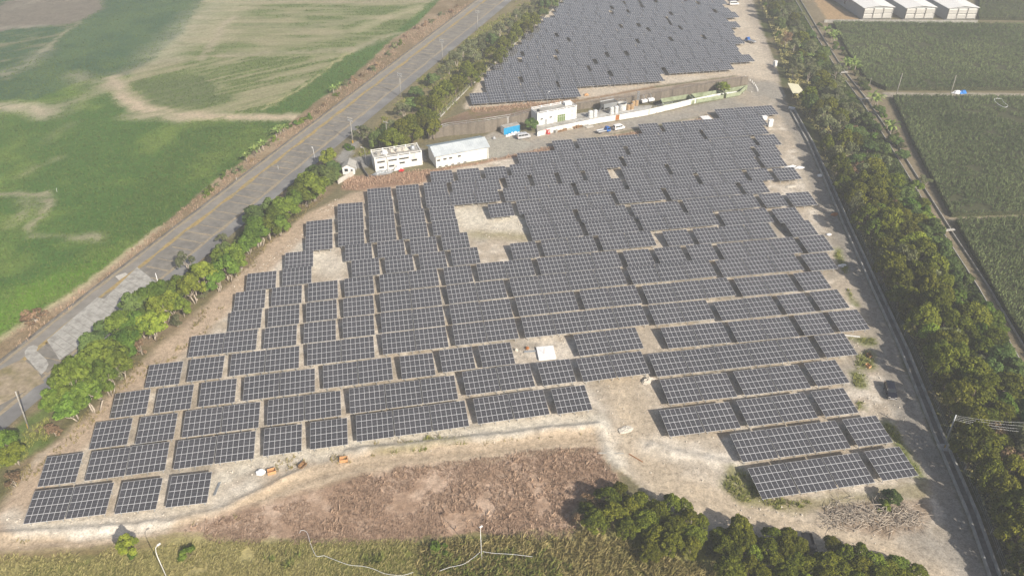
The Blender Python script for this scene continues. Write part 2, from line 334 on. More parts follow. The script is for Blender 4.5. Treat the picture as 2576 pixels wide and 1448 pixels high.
# --- the solar site
SITE = [(920, 480), (1060, 458), (1085, 432), (1390, 372), (1480, 345), (1620, 328), (1790, 288), (1960, 243), (1988, 275), (2034, 362), (2124, 570), (2194, 724), (2266, 884), (2346, 1086), (2434, 1293), (2484, 1440), (2520, 1520), (1950, 1520), (1890, 1420),
        (1640, 1240), (1560, 1180), (1500, 1115), (1200, 1140), (900, 1190), (700, 1240), (560, 1290), (400, 1335), (200, 1365), (-150, 1420), (-150, 1345), (10, 1290), (90, 1150), (220, 1060), (350, 940), (460, 860), (560, 770), (590, 700), (710, 600), (750, 560), (840, 510)]
site = pmask(SITE, .8, 1.2)
blend(site, mixc(SAND, SANDP, sstep(med * .5 + sml * .5, .40, .66)))
blend(site * sstep(fbm(vx, vy, 9, 91), .58, .75) * .55, (.27, .245, .205))
for pts, wd, so, op, cc in [
    ([(-60, 1380), (30, 1290), (150, 1140), (290, 1010), (450, 860), (570, 755), (680, 645), (780, 555), (900, 495), (1070, 456)], 6.6, 2.4, 1.15, (.42, .325, .235)),
    ([(-60, 1383), (200, 1352), (450, 1312), (650, 1252), (800, 1195), (1000, 1152), (1200, 1132), (1510, 1097)], 5.2, 1.4, 1.15, (.46, .365, .26)),
    ([(-60, 1379), (200, 1348), (450, 1308), (650, 1248), (800, 1191), (1000, 1148), (1200, 1128), (1505, 1093)], .5, .5, .5, (.33, .25, .165)), ([(-60, 1388), (200, 1357), (450, 1317), (650, 1257), (800, 1199), (1000, 1157), (1200, 1136), (1510, 1102)], .5, .5, .5, (.33, .25, .165)),
    ([(1560, 950), (1590, 1050), (1620, 1150), (1700, 1232), (1900, 1302), (2150, 1372), (2330, 1425)], 8, 4, .9, (.47, .385, .28)),
    ([(1500, 1050), (1200, 1085), (880, 1118), (640, 1165), (545, 1222)], 4.0, 2, .85, (.57, .52, .43)), ([(20, 1300), (60, 1335), (300, 1315), (540, 1275), (640, 1225)], 3.6, 2, .8, (.56, .51, .43)),
    ([(80, 1330), (300, 1335), (420, 1320)], 2.2, 1.5, .6, (.66, .62, .54)), ([(1510, 1060), (1530, 1130), (1560, 1170)], 3, 2, .8, (.62, .57, .48)), ([(1640, 1120), (1760, 1150), (1840, 1170)], 5, 4, .7, (.60, .55, .47)),
    ([(1170, 545), (1300, 560)], 12, 5, .8, (.60, .55, .45)), ([(1190, 590), (1310, 598)], 4, 3, .6, (.28, .25, .12)), ([(800, 650), (840, 670)], 8, 4, .7, (.62, .57, .48)),
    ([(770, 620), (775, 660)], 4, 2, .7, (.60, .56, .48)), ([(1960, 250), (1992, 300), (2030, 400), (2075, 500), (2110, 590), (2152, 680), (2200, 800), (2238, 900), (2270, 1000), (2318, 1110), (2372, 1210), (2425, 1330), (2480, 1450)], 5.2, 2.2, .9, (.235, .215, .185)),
    ([(1985, 330), (2040, 470), (2095, 600), (2150, 730), (2205, 860)], 1.6, 1.5, .6, (.40, .34, .26)), ([(2330, 1370), (2420, 1400), (2470, 1440)], 8, 5, .7, (.25, .23, .20)),
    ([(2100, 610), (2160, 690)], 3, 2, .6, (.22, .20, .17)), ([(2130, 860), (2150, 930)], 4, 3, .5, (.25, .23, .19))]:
    blend(smask(pts, wd, so, 1.6) * op * (.7 + .5 * sml), cc)
for pts, op, cc in [
    ([(1830, 1170), (1880, 1180), (1925, 1235), (1990, 1262), (1960, 1275), (1860, 1265), (1815, 1225)], .75, (.16, .16, .045)), ([(2215, 1060), (2245, 1060), (2320, 1190), (2325, 1215), (2290, 1190)], .85, (.125, .155, .03)),
    ([(2130, 845), (2200, 848), (2205, 870), (2170, 872)], .8, (.13, .15, .035)), ([(2160, 885), (2205, 880), (2205, 925), (2150, 930)], .8, (.13, .15, .035)), ([(2130, 930), (2175, 935), (2185, 975), (2150, 975)], .8, (.14, .16, .035)),
    ([(2098, 620), (2110, 625), (2135, 680), (2125, 690), (2100, 650)], .8, (.14, .17, .03)), ([(2125, 725), (2140, 735), (2165, 768), (2150, 770)], .8, (.14, .16, .035)), ([(2150, 1010), (2180, 1020), (2190, 1035), (2165, 1030)], .7, (.14, .16, .035)),
    ([(2060, 1270), (2150, 1255), (2330, 1250), (2345, 1290), (2320, 1340), (2230, 1350), (2120, 1320)], .8, (.27, .20, .14)), ([(1930, 1255), (2060, 1245), (2200, 1225), (2330, 1205), (2340, 1250), (2150, 1258), (1990, 1290)], .6, (.22, .19, .08)),
    ([(930, 1130), (1080, 1105), (1190, 1095), (1180, 1105), (960, 1145)], .6, (.22, .19, .09)), ([(1600, 330), (1640, 325), (1900, 262), (1790, 295), (1640, 335)], .6, (.24, .19, .13))]:
    blend(pmask(pts, .8, 1.2) * op, cc)
# --- dry grass and rough grass at the bottom
blend(pmask([(540, 1300), (700, 1252), (820, 1217), (1000, 1172), (1200, 1152), (1505, 1122), (1530, 1170), (1570, 1205), (1480, 1240), (1440, 1335), (1300, 1345), (1000, 1355), (600, 1355), (430, 1345)], 1, 1.5), mixc(DRY, (.45, .335, .25), sstep(med * .5 + sml * .5, .4, .7)))
blend(pmask([(-250, 1480), (-100, 1405), (200, 1378), (430, 1345), (600, 1355), (1000, 1355), (1440, 1335), (1470, 1250), (1640, 1250), (1880, 1420), (1950, 1520), (1950, 1620), (-250, 1620)], 1, 1.5), mixc((.16, .165, .045), (.36, .31, .14), sstep(med, .35, .7)))
blend(pmask([(-250, 1440), (-60, 1392), (300, 1365), (440, 1350), (430, 1365), (200, 1400), (-100, 1430)], 1, 1.5) * .7, (.23, .165, .085))
# --- compound
blend(pmask([(858, 475), (872, 440), (940, 440), (1080, 428), (1232, 402), (1390, 362), (1400, 376), (1090, 434), (1062, 458), (920, 478)], .7, 1), mixc((.24, .15, .10), (.33, .22, .15), sml))
YARD = [(1225, 402), (1215, 345), (1240, 330), (1345, 332), (1505, 312), (1640, 290), (1856, 240), (1880, 215), (1862, 182), (1925, 165), (1948, 200), (1985, 235), (1962, 255), (1800, 285), (1620, 320), (1480, 345), (1390, 368)]
blend(pmask(YARD, .7, .8), mixc((.36, .31, .245), (.30, .275, .235), sstep(med, .4, .65)))
blend(pmask([(1220, 398), (1218, 345), (1300, 345), (1340, 362), (1300, 385)], .4, .3) * .8, (.34, .325, .275))
blend(pmask([(846, 400), (870, 370), (935, 335), (975, 355), (1062, 372), (1075, 405), (935, 400), (925, 420), (868, 425)], .6, .6), mixc((.24, .235, .22), (.31, .29, .26), med))
blend(pmask([(1085, 350), (1130, 330), (1215, 300), (1180, 268), (1440, 250), (1480, 238), (1640, 214), (1660, 232), (1500, 262), (1340, 288), (1120, 332)], .8, 1.2), mixc((.20, .14, .075), (.31, .20, .13), med))
blend(pmask([(1490, 350), (1620, 326), (1610, 336), (1480, 354)], .5, .6), (.25, .16, .10))
# --- far site and the strip between road and far site
FAR = [(1165, 275), (1300, 262), (1462, 250), (1640, 216), (1850, 190), (1960, 205), (1948, 130), (1895, 20), (1880, -60), (1500, -60), (1400, 15), (1285, 125), (1205, 200)]
blend(pmask([(880, 400), (950, 300), (1060, 190), (1180, 85), (1300, 0), (1400, -70), (1500, -70), (1400, 20), (1290, 130), (1200, 215), (1110, 305), (1080, 350)], 1, 1.5), mixc((.13, .125, .055), (.25, .20, .11), med))
blend(pmask(FAR, .8, 1.2), mixc((.44, .36, .27), (.54, .48, .39), med))
blend(smask([(1960, 200), (1945, 150), (1915, 80), (1888, 20), (1870, -40)], 5, 3, 1.5) * .8, (.36, .31, .25))
# --- belt of trees and ground on the right
blend(pmask([(1885, -60), (1990, -60), (2057, 100), (2164, 255), (2232, 362), (2290, 455), (2377, 597), (2459, 724), (2580, 929), (2800, 1300), (2800, 1600), (2510, 1500), (2482, 1436), (2432, 1293), (2344, 1086), (2264, 884), (2192, 724), (2122, 570), (2082, 474), (2032, 362), (1985, 270), (1950, 160), (1905, 40)], .5, .5), mixc((.075, .085, .03), (.17, .14, .08), sstep(med, .4, .75)))
blend(pmask([(2005, -60), (2110, -60), (2066, 30), (2090, 70), (2140, 150), (2225, 245), (2330, 400), (2400, 560), (2470, 680), (2600, 900), (2600, 960), (2459, 730), (2377, 600), (2290, 455), (2164, 255), (2057, 100)], .5, .8), mixc((.17, .14, .085), (.25, .205, .14), med))
blend(pmask([(2040, -20), (2048, 0), (2082, 53), (2165, 48), (2075, 0), (2050, -20)], .4, .4), (.36, .25, .14))
blend(pmask([(2220, 232), (2800, 236), (2800, 246), (2222, 244)], .3, .4), (.33, .29, .23))
blend(pmask([(2384, 548), (2800, 535), (2800, 545), (2386, 556)], .3, .5), (.33, .28, .20))
gz = -.10 * med - .06 * sml
for pts, wd, hh in (([(-40, 1345), (60, 1342), (200, 1333), (430, 1314), (560, 1282), (640, 1247), (700, 1214), (770, 1178)], 1.3, .5), ([(880, 1137), (1050, 1118), (1200, 1102), (1350, 1085), (1500, 1069)], 1.6, .6), ([(1510, 1075), (1535, 1140), (1560, 1178)], 1.4, .4), ([(1640, 1120), (1700, 1140), (1790, 1160), (1840, 1172)], 2.0, .4)):
    gz = gz + smask(pts, wd, 1.2, .6) * hh * (.5 + sml)
for pts in ([(-60, 1379), (200, 1348), (450, 1308), (650, 1248), (800, 1191), (1000, 1148), (1200, 1128), (1505, 1093)], [(-60, 1388), (200, 1357), (450, 1317), (650, 1257), (800, 1199), (1000, 1157), (1200, 1136), (1510, 1102)], [(1575, 980), (1600, 1080), (1640, 1170), (1720, 1240), (1900, 1306), (2150, 1376)], [(1590, 980), (1618, 1080), (1660, 1165), (1740, 1228), (1910, 1292), (2160, 1362)]):
    gz = gz - smask(pts, .55, .5, .3) * .14
me_col = gcol * (1 + .28 * (sml - .5)[:, None])

gm = bpy.data.materials.new('ground'); gm.use_nodes = True; n = gm.node_tree.nodes; l = gm.node_tree.links
p = n['Principled BSDF']; p.inputs['Roughness'].default_value = .95; p.inputs['Specular IOR Level'].default_value = .1
at = n.new('ShaderNodeAttribute'); at.attribute_name = 'col'; ge = n.new('ShaderNodeNewGeometry')
def _noise(sc, det=5):
    z = n.new('ShaderNodeTexNoise'); z.inputs['Scale'].default_value = sc; z.inputs['Detail'].default_value = det; z.inputs['Roughness'].default_value = .65; l.new(ge.outputs['Position'], z.inputs['Vector']); return z
z1, z2 = _noise(.9), _noise(3.2, 3)
ad = n.new('ShaderNodeMath'); ad.operation = 'ADD'; l.new(z1.outputs[0], ad.inputs[0]); l.new(z2.outputs[0], ad.inputs[1])
mr = n.new('ShaderNodeMapRange'); mr.inputs[1].default_value = .65; mr.inputs[2].default_value = 1.35; mr.inputs[3].default_value = .55; mr.inputs[4].default_value = 1.45; l.new(ad.outputs[0], mr.inputs[0])
mu = n.new('ShaderNodeMix'); mu.data_type = 'RGBA'; mu.blend_type = 'MULTIPLY'; mu.inputs[0].default_value = 1; l.new(at.outputs['Color'], mu.inputs[6]); l.new(mr.outputs[0], mu.inputs[7])
l.new(mu.outputs[2], p.inputs['Base Color'])
bp = n.new('ShaderNodeBump'); bp.inputs['Strength'].default_value = .6; bp.inputs['Distance'].default_value = .12; l.new(ad.outputs[0], bp.inputs['Height']); l.new(bp.outputs[0], p.inputs['Normal'])

nxg, nyg = len(gx), len(gy)
ii, jj = np.meshgrid(np.arange(nxg - 1), np.arange(nyg - 1)); a0 = (jj * nxg + ii).ravel()
quads = np.stack([a0, a0 + 1, a0 + nxg + 1, a0 + nxg], 1)
fx = (vx[quads[:, 0]] + vx[quads[:, 2]]) / 2; fy = (vy[quads[:, 0]] + vy[quads[:, 2]]) / 2
zone = np.zeros(len(quads), int)
zone[inside(fx, fy, GP(PF_LEFT))] = 1
zone[inside(fx, fy, GP(SITE)) | inside(fx, fy, GP(FAR)) | inside(fx, fy, GP(YARD))] = 2
PIT = GP([(1632, 262), (1661, 246), (1760, 230), (1862, 212), (1905, 222), (1853, 237), (1740, 262), (1640, 287)])
def grid_obj(name, sel, kind='structure'):
    q = quads[sel]; u, inv = np.unique(q, return_inverse=True); inv = inv.reshape(q.shape)
    co = np.stack([vx[u], vy[u], gz[u]], 1); me = bpy.data.meshes.new(name)
    me.vertices.add(len(u)); me.vertices.foreach_set('co', co.ravel().astype(np.float32))
    me.loops.add(q.size); me.loops.foreach_set('vertex_index', inv.ravel().astype(np.int32))
    me.polygons.add(len(q)); me.polygons.foreach_set('loop_start', np.arange(0, q.size, 4, dtype=np.int32)); me.update(calc_edges=True)
    ca = me.color_attributes.new('col', 'FLOAT_COLOR', 'POINT')
    ca.data.foreach_set('color', np.concatenate([np.clip(me_col[u], 0, 1), np.ones((len(u), 1))], 1).ravel().astype(np.float32))
    me.materials.append(gm); return tag(link(name, me), kind=kind)
grid_obj('ground', zone == 0); grid_obj('crop_field', zone == 1); grid_obj('gravel_yard', zone == 2)
mat('outer_land', (.13, .13, .06), .95, var=.3, scale=.02, col2=(.24, .20, .12), c2scale=.012)
ob = MB()
for x0, y0, x1, y1 in ((-1500, -600, 1500, 48.3), (-1500, 469.7, 1500, 1700), (-1500, 48.3, -329.7, 469.7), (329.7, 48.3, 1500, 469.7)):
    ob.add([(x0, y0, -.08), (x1, y0, -.08), (x1, y1, -.08), (x0, y1, -.08)], [(0, 1, 2, 3)])
tag(ob.build('land', MATS['outer_land']), kind='structure')

# ================================================================== THE ROAD ON THE LEFT
mat('road_old', (.245, .225, .198), .9, var=.16, scale=.5, col2=(.20, .19, .17), c2scale=.15, bump=.2)
mat('road_asphalt', (.175, .17, .165), .9, var=.12, scale=.8, col2=(.25, .245, .235), c2scale=.12)
mat('bay_concrete', (.185, .172, .152), .9, var=.25, scale=.6, col2=(.25, .225, .185), c2scale=.2)
mat('weed_ochre', (.35, .25, .10), .95, var=.3, scale=1.2, col2=(.27, .225, .12), c2scale=.4)
mat('weed_tan', (.31, .255, .175), .95, var=.25, scale=1.5)
L1 = [(1290, -65), (1201.5, 0), (719, 362), (240, 724), (0, 911.5), (-250, 1105)]
def offset_line(pts, d):
    out = []
    for i in range(len(pts)):
        t = (pts[min(i + 1, len(pts) - 1)] - pts[max(i - 1, 0)]).normalized(); out.append(pts[i] + Vector((-t.y, t.x, 0)) * d)
    return out
def resample(pts, st):
    out = [pts[0]]
    for a, b in zip(pts[:-1], pts[1:]):
        k = max(1, int((b - a).length / st)); out += [a.lerp(b, (i + 1) / k) for i in range(k)]
    return out
K = resample(GP(L1), 2.0)
def ribbon(d0, d1, z, wob=0.0, sc=4):
    A, B = offset_line(K, d0), offset_line(K, d1); b = MB()
    def wv(i, s): return wob * (float(vnoise(np.array([i * 2.0]), np.array([s * 9.7]), sc)[0]) - .5) * 2
    v = []
    for i in range(len(K)):
        t = (B[i] - A[i]).normalized(); a = A[i] + t * wv(i, 1); c = B[i] + t * wv(i, 2); v += [(a.x, a.y, z), (c.x, c.y, z)]
    return b.add(v, [(2 * i, 2 * i + 1, 2 * i + 3, 2 * i + 2) for i in range(len(K) - 1)])
W_OLD, W_BAY, W_ALL = 3.9, 13.0, 17.4
mat('scrub_dirt', (.33, .265, .185), .95, var=.3, scale=1.0, col2=(.20, .17, .08), c2scale=.35, bump=.4)
tag(MB().prism([tuple(q) for q in GP([(-120, 1010), (0, 930), (30, 915), (58, 903), (80, 920), (102, 945), (112, 962), (60, 985), (0, 1018), (-120, 1095)])], -.05, .07).build('dirt_patch', MATS['scrub_dirt']), kind='structure')
road = tag(ribbon(0, W_OLD, .03).build('road', MATS['road_old']), kind='structure')
tag(ribbon(W_OLD, W_BAY, .03).build('parking_strip', MATS['bay_concrete']), kind='structure')
tag(ribbon(W_BAY, W_ALL, .03).build('asphalt_lane', MATS['road_asphalt']), kind='structure')
kb = MB().wall([tuple(q) for q in offset_line(K, -.35)], .35, -.2, .38); tag(kb.build('roadside_kerb', MATS['concrete_dark']), kind='structure')
wb = ribbon(W_OLD - .35, W_OLD + .75, .045, .5); o = wb.build('weed_line', MATS['weed_ochre'], road); o['kind'] = 'stuff'
wb = ribbon(W_BAY - .35, W_BAY + .45, .045, .35); wb2 = ribbon(.15, .9, .045, .3)
o = wb.build('weed_line', MATS['weed_tan'], road); o['kind'] = 'stuff'; o = wb2.build('weed_line', MATS['weed_tan'], road); o['kind'] = 'stuff'
jb = MB(); A, B = offset_line(K, W_OLD + .6), offset_line(K, W_BAY - .2)
i = 3
while i < len(K) - 2:
    t = (K[i + 1] - K[i]).normalized(); a = A[i]; c = B[i].copy(); wd = random.uniform(.12, .34); f = random.choice((1, 1, 1, .7, .45)); c = a.lerp(c, f) if random.random() < .5 else c
    a = B[i].lerp(A[i], random.choice((1, 1, .85)))
    prev = None
    for k in range(7):
        q = a.lerp(c, k / 6) + t * random.uniform(-.12, .12); ww = wd * random.uniform(.5, 1.4)
        cur = [(q.x - t.x * ww, q.y - t.y * ww, .045), (q.x + t.x * ww, q.y + t.y * ww, .045)]
        if prev: jb.add([prev[0], prev[1], cur[1], cur[0]], [(0, 1, 2, 3)])
        prev = cur
    i += random.choice((2, 2, 2, 3))
o = jb.build('joint_weed', MATS['weed_tan'], road); o['kind'] = 'stuff'
# newer concrete apron at the lower end
for nm, pts, mt, z in [('concrete_apron', [(345, 672), (262, 752), (245, 748), (118, 855), (150, 905), (210, 862), (300, 800), (400, 715)], 'concrete', .05), ('concrete_patch', [(62, 884), (72, 872), (84, 868), (96, 872), (92, 882), (104, 892), (118, 905), (122, 916), (116, 930), (104, 942), (90, 926), (76, 910), (64, 898)], 'concrete', .058),
                       ('concrete_patch', [(290, 695), (315, 686), (322, 690), (300, 705)], 'concrete_pale', .058)]:
    tag(MB().prism([tuple(q) for q in GP(pts)], -.05, z).build(nm, MATS[mt]), kind='structure')
jb = MB()
for k in range(15):
    f = k / 14; a = G(112 + (330 - 112) * f, 868 + (690 - 868) * f); c = G(165 + (395 - 165) * f, 905 + (722 - 905) * f); d = (c - a).normalized(); s = Vector((-d.y, d.x, 0)) * .07
    jb.add([(a - s)[:2] + (.056,), (a + s)[:2] + (.056,), (c + s)[:2] + (.056,), (c - s)[:2] + (.056,)], [(0, 1, 2, 3)])
o = jb.build('expansion_joint', mat('joint_fill', (.25, .235, .205), .9), road)

# ================================================================== SOLAR ARRAYS
PW, PL, NC, NR = 1.016, 1.655, 7, 4                       # module pitch across and along the slope
BW, BD, TILT, ZF, PITCH = PW * NC, PL * NR, R(6.3), 1.3, 7.36
pm = bpy.data.materials.new('solar_glass'); pm.use_nodes = True; n = pm.node_tree.nodes; l = pm.node_tree.links
p = n['Principled BSDF']; p.inputs['Roughness'].default_value = .16; p.inputs['Specular IOR Level'].default_value = .5; p.inputs['Coat Weight'].default_value = .9; p.inputs['Coat Roughness'].default_value = .12
oi = n.new('ShaderNodeObjectInfo'); ge = n.new('ShaderNodeNewGeometry')
nz = n.new('ShaderNodeTexNoise'); nz.inputs['Scale'].default_value = .09; nz.inputs['Detail'].default_value = 4; l.new(ge.outputs['Position'], nz.inputs['Vector'])
mx = n.new('ShaderNodeMix'); mx.data_type = 'RGBA'; mx.inputs[6].default_value = (.048, .047, .049, 1); mx.inputs[7].default_value = (.078, .073, .078, 1)
ad = n.new('ShaderNodeMath'); ad.operation = 'MULTIPLY_ADD'; ad.inputs[1].default_value = .9; l.new(nz.outputs[0], ad.inputs[0]); ad.inputs[2].default_value = -.1
a2 = n.new('ShaderNodeMath'); a2.operation = 'MULTIPLY_ADD'; a2.inputs[1].default_value = .22; l.new(oi.outputs['Random'], a2.inputs[0]); l.new(ad.outputs[0], a2.inputs[2]); a2.use_clamp = True
l.new(a2.outputs[0], mx.inputs[0]); l.new(mx.outputs[2], p.inputs['Base Color'])
MATS['solar_glass'] = pm
mat('solar_frame', (.66, .66, .66), .5, .1, var=.04)
mat('busbar', (.30, .30, .32), .5, .2, var=.1)
def panel_geo(b, ox=0.0, oy=0.0, oz=0.0, ca=1.0, sa=0.0):
    """one framed module: glass in two half-cell fields, a frame ring and its sides"""
    w, h, fx_, fy_, t = PW - .012, PL - .012, .030, .042, .04
    def T(x, y, z): return (ox + x, oy + y * ca - z * sa, oz + y * sa + z * ca)
    xs = [0, fx_, w - fx_, w]; ym = h / 2; v = []
    for y in (0, fy_, h - fy_, h):
        for x in xs: v.append(T(x, y, 0))
    f = [(0, 1, 5, 4), (1, 2, 6, 5), (2, 3, 7, 6), (4, 5, 9, 8), (6, 7, 11, 10), (8, 9, 13, 12), (9, 10, 14, 13), (10, 11, 15, 14)]
    b.add(v, f, 1)
    g = .011; gl = [T(fx_, fy_, -.004), T(w - fx_, fy_, -.004), T(w - fx_, ym - g, -.004), T(fx_, ym - g, -.004), T(w - fx_, ym + g, -.004), T(fx_, ym + g, -.004), T(w - fx_, h - fy_, -.004), T(fx_, h - fy_, -.004)]
    b.add(gl, [(0, 1, 2, 3), (5, 4, 6, 7)], 0); b.add(gl, [(3, 2, 4, 5)], 2)
    s = [T(0, 0, 0), T(w, 0, 0), T(w, h, 0), T(0, h, 0), T(0, 0, -t), T(w, 0, -t), T(w, h, -t), T(0, h, -t)]
    b.add(s, [(1, 0, 4, 5), (2, 1, 5, 6), (3, 2, 6, 7), (0, 3, 7, 4), (4, 7, 6, 5)], 1)
_b = MB(); panel_geo(_b); PANEL = _b.mesh('solar_panel', [MATS['solar_glass'], MATS['solar_frame'], MATS['busbar']])
def frame_geo(b, fn=lambda x, y, z: (x, y, z)):
    ca, sa = math.cos(TILT), math.sin(TILT)
    def zz(y): return ZF + y * math.tan(TILT) - .09
    t = MB()
    for y in (.5, 2.1, 3.6, 5.2): t.box(.02, y - .04, zz(y) - .1, BW - .02, y + .04, zz(y))
    for x in (.7, BW / 2, BW - .7):
        for y in (.7, BD * ca - .9): t.box(x - .06, y - .06, -.25, x + .06, y + .06, zz(y) - .1)
    b.add([fn(*q) for q in t.v], t.f)
_b = MB(); frame_geo(_b); FRAME = _b.mesh('support_frame', MATS['galvanised'])

NEAR = [
 [(1918, 1255, 3), (2221, 1208.5, 1)], [(1869, 1162, 3), (2160, 1123, 1)], [(1685, 1097.8, 2), (1884, 1072, 2), (2077, 1047.5, 1)], [(1684, 1016.6, 2), (1874.5, 994, 2), (2058, 971.5, 1)],
 [(1654, 947, 5), (2081, 899, 1)], [(1683, 876, 2), (1857.5, 861, 2), (2027, 844, 1), (2115.3, 834.5, 1)],
 [(58, 1317, 2), (288, 1292, 1), (415.8, 1276, 1)],
 [(93.8, 1224, 1), (212, 1209, 2), (436, 1180, 2), (661.5, 1147, 1), (780, 1130, 1), (898, 1110.5, 3), (1203, 1066, 2), (1404, 1041, 1)],
 [(224, 1130, 1), (340, 1116.5, 1), (457, 1100, 2), (671.5, 1070, 2), (881, 1040, 3), (1173.5, 994, 2), (1367.5, 970, 1), (1469, 960, 2)],
 [(276, 1052, 1), (387, 1039, 1), (499, 1023, 1), (611, 1008, 2), (813.5, 977, 2), (1011.5, 953, 1), (1114, 936.5, 1), (1215, 924, 1), (1460, 895, 2)],
 [(363.8, 975, 1), (470, 960, 1), (577, 946, 2), (773, 919, 2), (964, 891.5, 2), (1146.5, 868.5, 2), (1323, 849, 4), (1650.5, 816.5, 2), (1819, 806.5, 2), (1982, 790, 1), (2067, 781, 1)],
 [(472.5, 898, 2), (662.8, 876.8, 1), (764, 863.5, 1), (863, 850, 1), (961.5, 836.5, 2), (1139, 815, 2), (1308, 795, 2), (1473, 777, 2), (1633, 764, 3), (1870, 745, 2), (2024, 731, 1)],
 [(575, 833.3, 1), (673, 822.3, 1), (770, 809.5, 1), (865, 797, 1), (959, 784, 2), (1131, 763.6, 2), (1292.5, 745, 4), (1594.5, 714.6, 3), (1822, 697, 3), (2042, 681.3, 1)],
 [(587.6, 782, 1), (682, 769.5, 1), (775, 757.6, 1), (868, 745.6, 1), (957.5, 734, 2), (1122.5, 715.5, 1), (1207, 706, 2), (1362.4, 690, 3), (1582.5, 671.6, 1), (1663.8, 664.6, 1), (1744.5, 657.6, 1), (1824.8, 652.7, 3), (2035, 635, 1)],
 [(618.5, 731.6, 1), (709.7, 719, 1), (885.8, 697, 1), (971.8, 687.4, 1), (1059, 678.6, 1), (1140.4, 667.7, 1), (1293, 652.3, 1), (1372, 643.5, 2), (1519, 629, 2), (1684, 619, 1), (1761, 613, 3), (1997.5, 595.5, 1)],
 [(716, 677, 1), (869, 656, 1), (952, 648, 1), (1034.8, 639, 1), (1116, 628.6, 1), (1341, 605, 2), (1482.7, 592.7, 2), (1621.8, 580.7, 3), (1827.2, 567.8, 2), (1963.5, 560.4, 1)],
 [(768, 631.5, 1), (851.5, 619.5, 1), (931.5, 609.5, 1), (1013, 601, 1), (1091.5, 592, 1), (1328, 570.8, 2), (1465, 559.5, 2), (1601, 549.5, 2), (1733.8, 535.8, 3), (1929, 521.5, 1), (1999, 519, 1)],
 [(770, 593, 1), (851, 582, 1), (930, 573, 1), (1008, 564.5, 1), (1084.5, 556, 1), (1235, 547.5, 1), (1307.5, 539, 4), (1559.8, 512, 2), (1691, 503, 3), (1880.7, 488.5, 1)],
 [(849.5, 547, 1), (928, 539, 1), (1004, 530, 1), (1074, 522, 3), (1273, 506.5, 3), (1458.5, 487.7, 2), (1586.8, 479, 3), (1772, 465, 2), (1896, 456, 1), (1962, 454, 1)],
 [(925.8, 507.5, 1), (999, 499.5, 1), (1070, 491.5, 1), (1141, 487, 2), (1279, 473, 1), (1347, 467, 1), (1415.5, 461.5, 1), (1482, 456.5, 1), (1574, 449, 2), (1696, 439, 4), (1928, 422, 1)],
 [(1086.5, 462, 1), (1155, 456.5, 1), (1224, 451, 1), (1290, 443, 5), (1580, 419.5, 6), (1915.7, 394.4, 1)],
 [(1308, 413, 5), (1590, 392, 6), (1916, 367.4, 1)],
 [(1398, 380.5, 1), (1461, 375.7, 6), (1782, 349, 3)],
 [(1618, 337.5, 1), (1678, 333, 5)], [(1812.7, 298.4, 3)],
]
ENDS = {}; BLOCKS = []            # (world point of the front left corner, heading, scale)
for row in NEAR:
    pts = [G(a, b, ZF) for a, b, _ in row]; k = len(row)
    for i, (a, b, cnt) in enumerate(row):
        if k > 1:
            ws = np.array([math.exp(-((q.x - pts[i].x) / 30) ** 2) for q in pts]) + .02; X = np.array([q.x for q in pts]); Y = np.array([q.y for q in pts])
            mxw = (ws * X).sum() / ws.sum(); myw = (ws * Y).sum() / ws.sum(); sl_ = (ws * (X - mxw) * (Y - myw)).sum() / (ws * (X - mxw) ** 2).sum()
            th = .75 * math.atan(sl_) + .25 * R(9)
        else: th = R(9)
        d = Vector((math.cos(th), math.sin(th), 0)); pit = PITCH
        if i + 1 < k:                                     # never run into the next group
            room = (pts[i + 1] - pts[i]).length - 1.3
            if cnt * PITCH > room: pit = room / cnt
            elif cnt >= 3 and room - cnt * PITCH > .6: pit = room / cnt if room / cnt < 7.6 else PITCH
        for j in range(cnt): BLOCKS.append((pts[i] + d * (pit * j), th, min(1.0, (pit - .24) / BW), 1.0)); ENDS[tuple(BLOCKS[-1][0])] = 'a' if (i == 0 and j == 0) else 'z' if (i == k - 1 and j == cnt - 1) else ''
n_near = len(BLOCKS)
# the far site: rows of the same tables running back from the compound
def xedge(tab, y):
    ys = [t[1] for t in tab]; xs = [t[0] for t in tab]; return float(np.interp(y, ys[::-1], xs[::-1]))
LE = GP([(1187, 264), (1226, 236), (1222, 218), (1221, 201), (1240, 183), (1262, 163), (1290, 132), (1316, 116), (1326, 99), (1355, 77), (1368, 59), (1395, 48), (1404, 23), (1434, 0), (1480, -40), (1530, -80)], ZF)
RE = GP([(1462, 249), (1637, 210), (1843, 181), (1906, 161), (1903, 128), (1895, 105), (1874, 71), (1864, 60), (1863, 27), (1824, 3), (1815, -40), (1800, -80)], ZF)
FARB = []; th = R(8.84); d = Vector((math.cos(th), math.sin(th), 0)); nrm = Vector((-d.y, d.x, 0)); rr = random.Random(3)
def uvof(q): return q.dot(d), q.dot(nrm)
LU = [uvof(q) for q in LE]; RU = [uvof(q) for q in RE]
def ned(tab, v): vs = [t[1] for t in tab]; us = [t[0] for t in tab]; return float(np.interp(v, vs, us))
vrow = 271.1
for k in range(23):
    v0 = 271.1 if k == 0 else 281.2 + 7.42 * (k - 1)
    u0 = ned(LU, v0); u1 = ned(RU, v0); u0 += rr.uniform(-.6, .6)
    u = u0
    while u + 6.6 < u1 + .4:
        FARB.append((d * u + nrm * v0 + Vector((0, 0, ZF)), th, .935, 1.36 if k == 0 else 1.0))
        u += 6.93
        if k > 0 and rr.random() < .2: u += rr.uniform(1.0, 1.8)
ALLB = BLOCKS + FARB
def vis_size(b):
    q = b[0]; return 1.0 / (q - Vector((0, 0, CAM_H))).length
order = sorted(ALLB, key=vis_size, reverse=True); ONE, REST = order[:300], order[300:]
print('BLOCKS', n_near, len(FARB), len(ONE), len(REST))
ca, sa = math.cos(TILT), math.sin(TILT)
TJ = random.Random(9)
